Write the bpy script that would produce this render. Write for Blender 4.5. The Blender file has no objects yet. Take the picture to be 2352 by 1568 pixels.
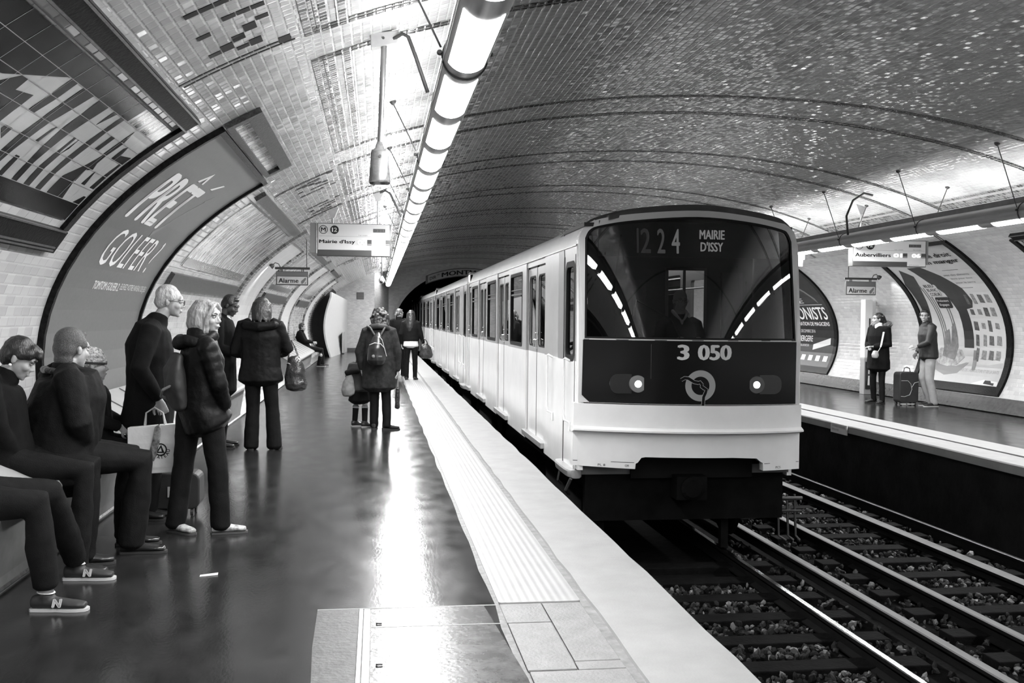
import bpy, bmesh, math, random
from mathutils import Vector, Matrix, Euler
from mathutils.geometry import tessellate_polygon

SC = bpy.context.scene
COL = SC.collection
PI = math.pi
random.seed(12)

# ------------------------------------------------------------------ camera
CAM_H = 1.55
cam_d = bpy.data.cameras.new('camera')
cam_d.sensor_width = 36.0
cam_d.lens = 35.005
cam_d.clip_start = 0.05
cam_d.clip_end = 300
cam = bpy.data.objects.new('camera', cam_d)
COL.objects.link(cam)
F_PX, CX, CY = 2287.0, 1176.0, 784.0
_d = Vector(((866.0 - CX) / F_PX, (727.0 - CY) / F_PX, 1.0)).normalized()      # track axis seen by the lens
_r = 0.007
_u = Vector((math.sin(_r), -math.cos(_r), 0.0))
_u = (_u - _d * _u.dot(_d)).normalized()
_x = _d.cross(_u)
M0 = Vector((_x[0], _d[0], _u[0])); M1 = Vector((_x[1], _d[1], _u[1])); M2 = Vector((_x[2], _d[2], _u[2]))
rot = Matrix((M0, -M1, -M2)).transposed()
cam.matrix_world = Matrix.Translation((0, 0, CAM_H)) @ rot.to_4x4()
SC.camera = cam

# ------------------------------------------------------------------ world and view
w = bpy.data.worlds.new('world')
SC.world = w
w.use_nodes = True
w.node_tree.nodes['Background'].inputs[0].default_value = (0.5, 0.5, 0.5, 1)
w.node_tree.nodes['Background'].inputs[1].default_value = 0.02
SC.view_settings.view_transform = 'Standard'
SC.view_settings.look = 'None'
SC.view_settings.gamma = 1.0
SC.view_settings.use_curve_mapping = False
SC.view_settings.exposure = 0.0
SC.cycles.max_bounces = 7
SC.cycles.diffuse_bounces = 3
SC.cycles.glossy_bounces = 4
SC.cycles.transparent_max_bounces = 12
SC.cycles.caustics_reflective = False
SC.cycles.caustics_refractive = False
SC.cycles.sample_clamp_indirect = 6.0

# light levels of the station (the lamps that use them are built with their fittings)
TUBE_GLOW = 24.0        # diffusers under the light pipes
UPLIGHT_GLOW = 46.0     # slot on the wall side of the light pipes
LAMP_WATTS = 54.0        # area light added just below each diffuser, throwing light down and wallwards
LAMP_SPREAD = 172.0
SALOON_GLOW = 5.0       # strips in the train ceiling
HEADLIGHT_GLOW = 30.0

# ------------------------------------------------------------------ materials
MATS = {}

def nd(nt, kind, **kw):
    n = nt.nodes.new(kind)
    for k, v in kw.items():
        setattr(n, k, v)
    return n

def mth(nt, op, a, b=None, c=None):
    n = nt.nodes.new('ShaderNodeMath'); n.operation = op
    for i, v in enumerate((a, b, c)):
        if v is None: continue
        if isinstance(v, (int, float)): n.inputs[i].default_value = v
        else: nt.links.new(v, n.inputs[i])
    return n.outputs[0]

def mat(name, c, rough=0.5, metal=0.0, var=0.0, vs=6.0, bump=0.0, bs=40.0, spec=0.5, stretch=None, rvar=0.0):
    if name in MATS: return MATS[name]
    m = bpy.data.materials.new(name); m.use_nodes = True
    nt = m.node_tree; b = nt.nodes['Principled BSDF']; L = nt.links
    b.inputs['Base Color'].default_value = (c, c, c, 1)
    b.inputs['Roughness'].default_value = rough
    b.inputs['Metallic'].default_value = metal
    b.inputs['Specular IOR Level'].default_value = spec
    tc = nd(nt, 'ShaderNodeTexCoord')
    src = tc.outputs['Object']
    if stretch:
        mp = nd(nt, 'ShaderNodeMapping'); mp.inputs['Scale'].default_value = stretch
        L.new(src, mp.inputs[0]); src = mp.outputs[0]
    if var or rvar:
        nz = nd(nt, 'ShaderNodeTexNoise'); nz.inputs['Scale'].default_value = vs; nz.inputs['Detail'].default_value = 5
        nz.inputs['Roughness'].default_value = 0.6
        L.new(src, nz.inputs['Vector'])
        if var:
            rp = nd(nt, 'ShaderNodeValToRGB')
            lo = max(0, c * (1 - var)); hi = min(1, c * (1 + var))
            rp.color_ramp.elements[0].color = (lo, lo, lo, 1); rp.color_ramp.elements[1].color = (hi, hi, hi, 1)
            rp.color_ramp.elements[0].position = .3; rp.color_ramp.elements[1].position = .7
            L.new(nz.outputs['Fac'], rp.inputs[0]); L.new(rp.outputs[0], b.inputs['Base Color'])
        if rvar:
            mr = nd(nt, 'ShaderNodeMapRange')
            mr.inputs['From Min'].default_value = .3; mr.inputs['From Max'].default_value = .7
            mr.inputs['To Min'].default_value = max(.02, rough - rvar); mr.inputs['To Max'].default_value = min(1, rough + rvar)
            L.new(nz.outputs['Fac'], mr.inputs['Value']); L.new(mr.outputs[0], b.inputs['Roughness'])
    if bump:
        n2 = nd(nt, 'ShaderNodeTexNoise'); n2.inputs['Scale'].default_value = bs; n2.inputs['Detail'].default_value = 3
        L.new(src, n2.inputs['Vector'])
        bp = nd(nt, 'ShaderNodeBump'); bp.inputs['Strength'].default_value = bump; bp.inputs['Distance'].default_value = .02
        L.new(n2.outputs['Fac'], bp.inputs['Height']); L.new(bp.outputs[0], b.inputs['Normal'])
    MATS[name] = m
    return m

def glow(name, c, strength):
    if name in MATS: return MATS[name]
    m = bpy.data.materials.new(name); m.use_nodes = True
    nt = m.node_tree; nt.nodes.remove(nt.nodes['Principled BSDF'])
    e = nd(nt, 'ShaderNodeEmission'); e.inputs[0].default_value = (c, c, c, 1); e.inputs[1].default_value = strength
    nt.links.new(e.outputs[0], nt.nodes['Material Output'].inputs[0])
    MATS[name] = m
    return m

def pane(name, tint, refl=1.0, rough=0.01):
    """thin glazing: tinted see-through plus a Fresnel mirror"""
    if name in MATS: return MATS[name]
    m = bpy.data.materials.new(name); m.use_nodes = True
    nt = m.node_tree; nt.nodes.remove(nt.nodes['Principled BSDF']); L = nt.links
    t = nd(nt, 'ShaderNodeBsdfTransparent'); t.inputs[0].default_value = (tint, tint, tint, 1)
    g = nd(nt, 'ShaderNodeBsdfGlossy'); g.inputs[0].default_value = (refl, refl, refl, 1); g.inputs['Roughness'].default_value = rough
    fr = nd(nt, 'ShaderNodeFresnel'); fr.inputs[0].default_value = 1.52
    mx = nd(nt, 'ShaderNodeMixShader')
    L.new(fr.outputs[0], mx.inputs[0]); L.new(t.outputs[0], mx.inputs[1]); L.new(g.outputs[0], mx.inputs[2])
    L.new(mx.outputs[0], nt.nodes['Material Output'].inputs[0])
    MATS[name] = m
    return m

def tile_mat(name, base=.72, tl=.15, th=.075, grout=.30, rough=.13, tilt=.05, cvar=.10, gw=.0022, bev=.012, bstr=.5, offset=.5, spec=.5):
    """glazed cushion tiles in running bond; UV is in metres (x along the wall, y up the wall)"""
    if name in MATS: return MATS[name]
    m = bpy.data.materials.new(name); m.use_nodes = True
    nt = m.node_tree; b = nt.nodes['Principled BSDF']; L = nt.links
    uv = nd(nt, 'ShaderNodeUVMap'); sp = nd(nt, 'ShaderNodeSeparateXYZ'); L.new(uv.outputs[0], sp.inputs[0])
    v = mth(nt, 'DIVIDE', sp.outputs[1], th)
    row = mth(nt, 'FLOOR', v)
    par = mth(nt, 'MODULO', row, 2.0)
    u = mth(nt, 'ADD', mth(nt, 'DIVIDE', sp.outputs[0], tl), mth(nt, 'MULTIPLY', mth(nt, 'ABSOLUTE', par), offset))
    cu = mth(nt, 'FLOOR', u)
    fu = mth(nt, 'SUBTRACT', u, cu); fv = mth(nt, 'SUBTRACT', v, row)
    du = mth(nt, 'MULTIPLY', mth(nt, 'MINIMUM', fu, mth(nt, 'SUBTRACT', 1.0, fu)), tl)
    dv = mth(nt, 'MULTIPLY', mth(nt, 'MINIMUM', fv, mth(nt, 'SUBTRACT', 1.0, fv)), th)
    d = mth(nt, 'MINIMUM', du, dv)
    cell = nd(nt, 'ShaderNodeCombineXYZ'); L.new(cu, cell.inputs[0]); L.new(row, cell.inputs[1])
    wn = nd(nt, 'ShaderNodeTexWhiteNoise'); wn.noise_dimensions = '3D'; L.new(cell.outputs[0], wn.inputs['Vector'])
    # colour
    mr = nd(nt, 'ShaderNodeMapRange'); mr.inputs['To Min'].default_value = base * (1 - cvar); mr.inputs['To Max'].default_value = min(1, base * (1 + cvar))
    L.new(wn.outputs['Value'], mr.inputs['Value'])
    g = nd(nt, 'ShaderNodeMapRange'); g.interpolation_type = 'SMOOTHSTEP'
    g.inputs['From Min'].default_value = gw * .6; g.inputs['From Max'].default_value = gw * 1.4
    L.new(d, g.inputs['Value'])
    mx = nd(nt, 'ShaderNodeMix'); mx.data_type = 'FLOAT'
    L.new(g.outputs[0], mx.inputs[0]); mx.inputs[2].default_value = grout; L.new(mr.outputs[0], mx.inputs[3])
    cc = nd(nt, 'ShaderNodeCombineColor')
    for i in range(3): L.new(mx.outputs[0], cc.inputs[i])
    L.new(cc.outputs[0], b.inputs['Base Color'])
    rr = nd(nt, 'ShaderNodeMapRange'); rr.inputs['To Min'].default_value = .8; rr.inputs['To Max'].default_value = rough
    L.new(g.outputs[0], rr.inputs['Value']); L.new(rr.outputs[0], b.inputs['Roughness'])
    b.inputs['Specular IOR Level'].default_value = spec
    # each tile sits at its own slight angle, with rounded edges
    ge = nd(nt, 'ShaderNodeNewGeometry')
    sv = nd(nt, 'ShaderNodeVectorMath', operation='SUBTRACT'); L.new(wn.outputs['Color'], sv.inputs[0]); sv.inputs[1].default_value = (.5, .5, .5)
    sc = nd(nt, 'ShaderNodeVectorMath', operation='SCALE'); L.new(sv.outputs[0], sc.inputs[0]); sc.inputs['Scale'].default_value = tilt
    ad = nd(nt, 'ShaderNodeVectorMath', operation='ADD'); L.new(ge.outputs['Normal'], ad.inputs[0]); L.new(sc.outputs[0], ad.inputs[1])
    nm = nd(nt, 'ShaderNodeVectorMath', operation='NORMALIZE'); L.new(ad.outputs[0], nm.inputs[0])
    hb = nd(nt, 'ShaderNodeMapRange'); hb.interpolation_type = 'SMOOTHSTEP'
    hb.inputs['From Min'].default_value = 0; hb.inputs['From Max'].default_value = bev; L.new(d, hb.inputs['Value'])
    bp = nd(nt, 'ShaderNodeBump'); bp.inputs['Strength'].default_value = bstr; bp.inputs['Distance'].default_value = .004
    L.new(hb.outputs[0], bp.inputs['Height']); L.new(nm.outputs[0], bp.inputs['Normal'])
    L.new(bp.outputs[0], b.inputs['Normal'])
    MATS[name] = m
    return m

# ------------------------------------------------------------------ object helpers
def link(name, me, m=None, parent=None, world=True, smooth=None):
    o = bpy.data.objects.new(name, me)
    COL.objects.link(o)
    if m is not None:
        for mm in (m if isinstance(m, (list, tuple)) else [m]): me.materials.append(mm)
    if parent is not None:
        o.parent = parent
        if world: o.matrix_parent_inverse = inv_of(parent)
    if smooth is not None:
        me.polygons.foreach_set('use_smooth', [True] * len(me.polygons))
        if smooth: me.set_sharp_from_angle(angle=math.radians(smooth))
        me.update()
    return o

def inv_of(p):
    mt = Matrix.Identity(4)
    q = p
    while q is not None:
        mt = (Matrix.LocRotScale(q.location, q.rotation_euler, q.scale) if q.parent is None else q.matrix_parent_inverse @ Matrix.LocRotScale(q.location, q.rotation_euler, q.scale)) @ mt
        q = q.parent
    return mt.inverted()

def thing(name, label, cat, loc=(0, 0, 0), group=None, rz=0.0):
    o = bpy.data.objects.new(name, None)
    COL.objects.link(o)
    o.empty_display_size = .1
    o.location = loc; o.rotation_euler = (0, 0, rz)
    o['label'] = label; o['category'] = cat
    if group: o['group'] = group
    return o

def tag(o, label=None, cat=None, group=None, kind=None):
    if label: o['label'] = label
    if cat: o['category'] = cat
    if group: o['group'] = group
    if kind: o['kind'] = kind
    return o

def copy_tree(root, loc, label=None, group=None):
    c = root.copy(); COL.objects.link(c); c.location = loc
    if label: c['label'] = label
    if group: c['group'] = group
    def rec(src, dst):
        for ch in src.children:
            k = ch.copy(); COL.objects.link(k); mpi = ch.matrix_parent_inverse.copy(); k.parent = dst; k.matrix_parent_inverse = mpi
            rec(ch, k)
    rec(root, c)
    return c

class MB:
    """collects shapes into one mesh"""
    def __init__(s):
        s.v = []; s.f = []; s.mi = []; s.uv = []; s.cur = 0
    def add(s, vs, fs, mi=None):
        o = len(s.v); s.v += [tuple(p) for p in vs]
        for f in fs:
            s.f.append(tuple(o + i for i in f)); s.mi.append(s.cur if mi is None else mi)
        return s
    def box(s, x0, x1, y0, y1, z0, z1, mi=None):
        x0, x1 = min(x0, x1), max(x0, x1); y0, y1 = min(y0, y1), max(y0, y1); z0, z1 = min(z0, z1), max(z0, z1)
        return s.add([(x0, y0, z0), (x1, y0, z0), (x1, y1, z0), (x0, y1, z0), (x0, y0, z1), (x1, y0, z1), (x1, y1, z1), (x0, y1, z1)],
                     [(0, 3, 2, 1), (4, 5, 6, 7), (0, 1, 5, 4), (1, 2, 6, 5), (2, 3, 7, 6), (3, 0, 4, 7)], mi)
    def rings(s, rs, caps=True, closed=True, mi=None):
        n = len(rs[0]); o = len(s.v)
        for r in rs: s.v += [tuple(p) for p in r]
        k = n if closed else n - 1
        for i in range(len(rs) - 1):
            for j in range(k):
                a = o + i * n + j; b = o + i * n + (j + 1) % n
                s.f.append((a, b, b + n, a + n)); s.mi.append(s.cur if mi is None else mi)
        if caps and closed:
            s.f.append(tuple(o + j for j in reversed(range(n)))); s.mi.append(s.cur if mi is None else mi)
            e = o + (len(rs) - 1) * n
            s.f.append(tuple(e + j for j in range(n))); s.mi.append(s.cur if mi is None else mi)
        return s
    def tube(s, pts, r, n=10, mi=None):
        pts = [Vector(p) for p in pts]; rs = []
        rad = r if isinstance(r, (list, tuple)) else [r] * len(pts)
        nrm = None
        for i, p in enumerate(pts):
            t = (pts[min(i + 1, len(pts) - 1)] - pts[max(i - 1, 0)])
            if t.length < 1e-9: t = Vector((0, 0, 1))
            t.normalize()
            if nrm is None:
                nrm = t.orthogonal().normalized()
            nrm = (nrm - t * nrm.dot(t)).normalized()
            bn = t.cross(nrm)
            rs.append([p + (nrm * math.cos(2 * PI * j / n) + bn * math.sin(2 * PI * j / n)) * rad[i] for j in range(n)])
        return s.rings(rs, mi=mi)
    def lathe(s, c, prof, axis=(0, 0, 1), n=20, mi=None):
        """prof: (radius, height) pairs along axis from c"""
        a = Vector(axis).normalized(); x = a.orthogonal().normalized(); y = a.cross(x); c = Vector(c)
        rs = [[c + a * h + (x * math.cos(2 * PI * j / n) + y * math.sin(2 * PI * j / n)) * max(r, 1e-4) for j in range(n)] for r, h in prof]
        return s.rings(rs, mi=mi)
    def ell(s, c, rx, ry, rz, M=None, nu=14, nv=9, mi=None):
        c = Vector(c); rs = []
        for i in range(nv + 1):
            t = PI * i / nv; z = -math.cos(t); q = max(math.sin(t), .02)
            ring = []
            for j in range(nu):
                p = Vector((rx * q * math.cos(2 * PI * j / nu), ry * q * math.sin(2 * PI * j / nu), rz * z))
                ring.append(c + (M @ p if M is not None else p))
            rs.append(ring)
        return s.rings(rs, mi=mi)
    def prism(s, poly, axis, a0, a1, mi=None):
        """poly in the two other axes (order x,y,z without axis), extruded along axis"""
        def P(p, a):
            return (a, p[0], p[1]) if axis == 'x' else (p[0], a, p[1]) if axis == 'y' else (p[0], p[1], a)
        return s.rings([[P(p, a0) for p in poly], [P(p, a1) for p in poly]], mi=mi)
    def mesh(s, name):
        me = bpy.data.meshes.new(name)
        me.from_pydata(s.v, [], s.f)
        if any(s.mi): me.polygons.foreach_set('material_index', s.mi)
        bm = bmesh.new(); bm.from_mesh(me); bmesh.ops.recalc_face_normals(bm, faces=bm.faces); bm.to_mesh(me); bm.free()
        return me
    def build(s, name, m, parent=None, smooth=None, world=True, bevel=0.0):
        o = link(name, s.mesh(name), m, parent, world, smooth)
        if bevel:
            md = o.modifiers.new('bevel', 'BEVEL'); md.width = bevel; md.segments = 2; md.limit_method = 'ANGLE'; md.angle_limit = .6
        return o

def flat_bm(outer, holes=()):
    """filled 2D polygon with holes as a bmesh in the a,b plane"""
    loops = [[Vector((p[0], p[1], 0)) for p in outer]] + [[Vector((p[0], p[1], 0)) for p in h] for h in holes]
    tris = tessellate_polygon(loops)
    flat = [p for l in loops for p in l]
    bm = bmesh.new()
    vs = [bm.verts.new(p) for p in flat]
    for t in tris:
        try: bm.faces.new([vs[i] for i in t])
        except ValueError: pass
    return bm

def bisect(bm, cuts_a=(), cuts_b=()):
    for ax, cuts in ((0, cuts_a), (1, cuts_b)):
        for c in cuts:
            co = Vector((0, 0, 0)); co[ax] = c; no = Vector((0, 0, 0)); no[ax] = 1
            bmesh.ops.bisect_plane(bm, geom=bm.verts[:] + bm.edges[:] + bm.faces[:], plane_co=co, plane_no=no, dist=1e-5)

def warp_bm(bm, name, fn, t=0.0, m=None, parent=None, smooth=None, world=True, keep=True):
    """give the flat bmesh thickness t (depth 0 is the front) and map (a,b,depth) through fn"""
    if t:
        r = bmesh.ops.extrude_face_region(bm, geom=bm.faces[:])
        for e in r['geom']:
            if isinstance(e, bmesh.types.BMVert): e.co.z = t
    for v in bm.verts: v.co = Vector(fn(v.co.x, v.co.y, v.co.z))
    bmesh.ops.recalc_face_normals(bm, faces=bm.faces)
    me = bpy.data.meshes.new(name); bm.to_mesh(me); bm.free()
    return link(name, me, m, parent, world, smooth)

def plate(name, outer, holes, t, fn, m, parent=None, ca=(), cb=(), smooth=None, world=True):
    bm = flat_bm(outer, holes); bisect(bm, ca, cb)
    return warp_bm(bm, name, fn, t, m, parent, smooth, world)

_TXT = {}
def text_bm(body, size=1.0, bold=0.0, sx=1.0, x=0.0, y=0.0, align='LEFT', shear=0.0, spacing=1.0):
    cu = bpy.data.curves.new('lettering', 'FONT')
    cu.body = body; cu.size = size; cu.offset = bold * size; cu.align_x = align; cu.shear = shear; cu.resolution_u = 3
    cu.space_character = spacing
    o = bpy.data.objects.new('lettering', cu)
    me = bpy.data.meshes.new_from_object(o)
    bm = bmesh.new(); bm.from_mesh(me)
    bpy.data.objects.remove(o); bpy.data.curves.remove(cu); bpy.data.meshes.remove(me)
    for v in bm.verts: v.co = Vector((v.co.x * sx + x, v.co.y + y, 0))
    return bm

def join_bm(*bms):
    out = bms[0]
    for b in bms[1:]:
        me = bpy.data.meshes.new('tmp'); b.to_mesh(me); b.free(); out.from_mesh(me); bpy.data.meshes.remove(me)
    return out

def fit_text(body, a0, a1, b0, b1, bold=0.0, shear=0.0):
    """lettering stretched to fill the box a0..a1, b0..b1 (cap height fills b)"""
    bm = text_bm(body, 1.0, min(bold, 0.0), shear=shear)
    if bold > 0:
        bm = join_bm(bm, *[text_bm(body, 1.0, 0.0, shear=shear, x=k * bold * 1.6, y=q * bold * .7) for k, q in ((-1, 0), (1, 0), (0, 1), (0, -1))])
    xs = [v.co.x for v in bm.verts]; ys = [v.co.y for v in bm.verts]
    x0, x1 = min(xs), max(xs); y0, y1 = min(ys), max(ys)
    for v in bm.verts:
        v.co = Vector((a0 + (v.co.x - x0) / (x1 - x0) * (a1 - a0), b0 + (v.co.y - y0) / (y1 - y0) * (b1 - b0), 0))
    return bm

def rect(a0, a1, b0, b1): return [(a0, b0), (a1, b0), (a1, b1), (a0, b1)]
def rrect(a0, a1, b0, b1, r, n=5):
    out = []
    for cx, cy, t0 in ((a1 - r, b1 - r, 0), (a0 + r, b1 - r, 90), (a0 + r, b0 + r, 180), (a1 - r, b0 + r, 270)):
        for i in range(n + 1):
            t = math.radians(t0 + 90 * i / n); out.append((cx + r * math.cos(t), cy + r * math.sin(t)))
    return out
def circ(cx, cy, r, n=28): return [(cx + r * math.cos(2 * PI * i / n), cy + r * math.sin(2 * PI * i / n)) for i in range(n)]
def lin(a, b, n): return [a + (b - a) * i / n for i in range(n + 1)]

# ------------------------------------------------------------------ vault section
VA, VB, VXC, VZC, VN = 6.755, 2.966, 4.229, 1.145, 2.08
def _sec(t):
    c, s = math.cos(t), math.sin(t); e = 2 / VN
    return (VXC - VA * math.copysign(abs(c) ** e, c), VZC + VB * math.copysign(abs(s) ** e, s))
VT0 = -0.38075395
_N = 600
_PT = [_sec(VT0 + (PI - 2 * VT0) * i / _N) for i in range(_N + 1)]
_S = [0.0]
for i in range(_N): _S.append(_S[-1] + math.dist(_PT[i], _PT[i + 1]))
VLEN = _S[-1]
def vpt(s):
    """point and inward normal of the vault section at arc length s from the left foot"""
    s = min(max(s, 0), VLEN - 1e-6)
    lo, hi = 0, _N
    while hi - lo > 1:
        m = (lo + hi) // 2
        if _S[m] <= s: lo = m
        else: hi = m
    f = (s - _S[lo]) / (_S[hi] - _S[lo])
    a, b = _PT[lo], _PT[hi]
    tx, tz = b[0] - a[0], b[1] - a[1]; l = math.hypot(tx, tz)
    return a[0] + f * tx, a[1] + f * tz, tz / l, -tx / l
def von(off=0.0):
    def f(Y, s, d):
        x, z, nx, nz = vpt(s); k = off - d
        return (x + nx * k, Y, z + nz * k)
    return f
def s_left(z):
    lo, hi = 0, VLEN / 2
    for _ in range(50):
        m = (lo + hi) / 2
        if vpt(m)[1] < z: lo = m
        else: hi = m
    return lo
# ================================================================== SETTING
Y_BACK, Y_END, Y_PORTAL = -15.0, 44.3, 47.0
X_EDGE, X_EDGE_R = 1.66, 6.95
RAIL_Z, BED_Z = -0.90, -1.08

def structure(o): o['kind'] = 'structure'; return o

TILE = tile_mat('vault_tile', .45, grout=.34, rough=.14, tilt=.05)
TILE_CEIL = tile_mat('ceiling_tile', .39, tl=.085, th=.068, rough=.085, tilt=.095, bstr=.45, grout=.36, gw=.0026)  # wall tile with a darker base, putting the vault's shade into the colour
ENDTILE = tile_mat('end_tile', .42, tl=.13, th=.06, rough=.2, tilt=.04)
DARKTILE = tile_mat('dark_tile', .035, tl=.30, th=.06, grout=.25, rough=.2, tilt=.06, cvar=.5, spec=.15)
MOSAIC = tile_mat('mosaic_tile', .16, tl=.06, th=.06, grout=.3, rough=.15, tilt=.08, cvar=.75, gw=.003)

def shell(name, s0, s1, y0, y1, m, n, yc=14):
    vs, fs, uvs = [], [], []
    ss = lin(s0, s1, n); ys = lin(y0, y1, yc)
    for y in ys:
        for s in ss:
            x, z, nx, nz = vpt(s); vs.append((x, y, z))
    k = n + 1
    for i in range(yc):
        for j in range(n):
            fs.append((i * k + j, i * k + j + 1, (i + 1) * k + j + 1, (i + 1) * k + j))
    me = bpy.data.meshes.new(name); me.from_pydata(vs, [], fs)
    uv = me.uv_layers.new(name='UVMap')
    for p in me.polygons:
        for li, vi in zip(p.loop_indices, p.vertices):
            i, j = divmod(vi, k); uv.data[li].uv = (ys[i] + 40.0, ss[j])
    bm = bmesh.new(); bm.from_mesh(me)
    # make the normals point into the station
    for f in bm.faces:
        c = f.calc_center_median()
        if f.normal.dot(Vector((VXC - c.x, 0, 1.0 - c.z))) < 0: f.normal_flip()
    bm.to_mesh(me); bm.free()
    return structure(link(name, me, m, smooth=180))

S_SPLIT = s_left(2.95)
shell('wall_left', 0.0, S_SPLIT, Y_BACK, Y_PORTAL, TILE, 40)
shell('ceiling', S_SPLIT, VLEN - S_SPLIT, Y_BACK, Y_PORTAL, TILE_CEIL, 80)
shell('wall_right', VLEN - S_SPLIT, VLEN, Y_BACK, Y_PORTAL, TILE, 40)

def uv_plane(o, fu, fv):
    me = o.data; uv = me.uv_layers.new(name='UVMap')
    for p in me.polygons:
        for li, vi in zip(p.loop_indices, p.vertices):
            co = me.vertices[vi].co; uv.data[li].uv = (fu(co) + 40, fv(co) + 10)
    return o

def vault_outline(x0, x1, n=60):
    pts = [vpt(s)[:2] for s in lin(0, VLEN, 240)]
    return [p for p in pts if x0 <= p[0] <= x1]

# far end: end wall of the platform, the flank beside the track, the portal wall with its arch
top = [p for p in vault_outline(-2.6, -0.12) if p[0] < 2]
o = plate('wall_far', top + [(-0.12, vpt(s_left(3.4))[1] + .05), (-0.12, -0.02)], [], .1,
          lambda a, b, d: (a, Y_END + d, b), ENDTILE)
structure(uv_plane(o, lambda c: c.x, lambda c: c.z))
m_ = MB(); m_.add([(-0.12, Y_END, -1.1), (0.53, Y_PORTAL, -1.1), (0.53, Y_PORTAL, 3.9), (-0.12, Y_END, 3.75), (-0.22, Y_END + .06, -1.1), (0.43, Y_PORTAL + .06, -1.1), (0.43, Y_PORTAL + .06, 3.9), (-0.22, Y_END + .06, 3.75)],
                  [(0, 1, 2, 3), (4, 7, 6, 5), (0, 3, 7, 4), (1, 5, 6, 2)])
o = m_.build('wall_flank', ENDTILE); structure(uv_plane(o, lambda c: c.y, lambda c: c.z))
arch = [(4.2 - 3.45 * math.cos(PI * i / 32), 0.9 + 2.86 * math.sin(PI * i / 32)) for i in range(33)]
arch = [(0.75, -1.3)] + arch + [(7.65, -1.3)]
pw = [(0.45, -1.4), (10.9, -1.4)] + [p for p in reversed(vault_outline(0.45, 10.9)) if p[1] > 0.3]
o = plate('wall_portal', pw, [arch], .25, lambda a, b, d: (a, Y_PORTAL + d, b), tile_mat('portal_tile', .36, rough=.25, tilt=.04))
structure(uv_plane(o, lambda c: c.x, lambda c: c.z))
ar2 = [(4.2 - 3.45 * math.cos(PI * i / 32), 0.9 + 2.86 * math.sin(PI * i / 32)) for i in range(33)]
def arc_off(k): return [(4.2 - (3.45 + k) * math.cos(PI * i / 32), 0.9 + (2.86 + k) * math.sin(PI * i / 32)) for i in range(33)]
m_ = MB()
m_.rings([[(p[0], Y_PORTAL - .04, p[1]) for p in arc_off(0)] , [(p[0], Y_PORTAL - .04, p[1]) for p in arc_off(.16)], [(p[0], Y_PORTAL + .02, p[1]) for p in arc_off(.16)]], caps=False, closed=False)
structure(m_.build('trim_1', mat('portal_stone', .3, .6, var=.2)))
# tunnel tube beyond the arch
m_ = MB()
sec = [(p[0], p[1]) for p in arc_off(.02)]
sec = [(sec[0][0], -1.3)] + sec + [(sec[-1][0], -1.3)]
m_.rings([[(x, y, z) for x, z in sec] for y in (Y_PORTAL + .2, 62, 80)], caps=False)
structure(m_.build('wall_tunnel', mat('soot', .018, .9, var=.5)))
m_ = MB(); m_.box(-3, 11.5, Y_BACK - .3, Y_BACK, -1.4, 4.4)
structure(uv_plane(m_.build('wall_back', tile_mat('back_tile', .25, rough=.3)), lambda c: c.x, lambda c: c.z))
m_ = MB(); m_.box(0, 8.4, 80, 80.3, -1.4, 4.2); structure(m_.build('wall_tunnel_end', MATS['soot']))

# ---------------------------------------------------------------- floors
def floor_mat():
    m = mat('asphalt', .016, .19, var=.35, vs=5, bump=.03, bs=60, spec=.48, stretch=(1.0, .5, 1), rvar=.04)
    return m
FL = floor_mat()
def slab(name, x0, x1, y0, y1, z0, z1, m):
    b = MB(); b.box(x0, x1, y0, y1, z0, z1); return structure(b.build(name, m))
slab('floor', -2.15, 0.66, Y_BACK, Y_PORTAL, -.10, 0, FL)
slab('floor_right', 7.93, 10.6, Y_BACK, Y_PORTAL, -.10, 0, FL)

def tactile_mat():
    if 'tactile' in MATS: return MATS['tactile']
    m = mat('tactile', .25, .5, var=.06, vs=5)
    nt = m.node_tree; L = nt.links; b = nt.nodes['Principled BSDF']
    tc = nd(nt, 'ShaderNodeTexCoord'); sp = nd(nt, 'ShaderNodeSeparateXYZ'); L.new(tc.outputs['Object'], sp.inputs[0])
    hs = []
    for i, per in ((0, .045), (1, .03)):
        hs.append(mth(nt, 'SINE', mth(nt, 'MULTIPLY', sp.outputs[i], 2 * PI / per)))
    h = mth(nt, 'ADD', mth(nt, 'MULTIPLY', hs[0], 1.0), mth(nt, 'MULTIPLY', hs[1], .2))
    bp = nd(nt, 'ShaderNodeBump'); bp.inputs['Strength'].default_value = .22; bp.inputs['Distance'].default_value = .004
    L.new(h, bp.inputs['Height']); L.new(bp.outputs[0], b.inputs['Normal'])
    return m
EDGE = mat('edge_concrete', .225, .6, var=.10, vs=4, bump=.1, bs=80)
SLABM = mat('edge_slab', .165, .6, var=.16, vs=9, bump=.25, bs=60)
GROOVE = mat('groove', .16, .8, var=.35, vs=14)
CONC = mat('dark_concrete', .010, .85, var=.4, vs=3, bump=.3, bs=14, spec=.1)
slab('floor_edge_bed', .66, X_EDGE - .02, Y_BACK, Y_PORTAL, -.12, -.012, GROOVE)
# grit line along the asphalt edge
b = MB(); pts_in, pts_out = [], []
for i, y in enumerate(lin(-2, 44, 120)):
    pts_in.append((.635 + .008 * math.sin(i * 1.7) + random.uniform(-.004, .004), y, .0015)); pts_out.append((.664, y, .0015))
b.rings([pts_in, pts_out], caps=False, closed=False)
structure(b.build('trim_2', mat('grit', .11, .5, var=.5, vs=20)))
b = MB(); b.prism(rrect(.664, 1.118, 5.33, 44.2, .02), 'z', -.012, .006)
structure(b.build('trim_3', tactile_mat(), bevel=.003))
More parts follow.
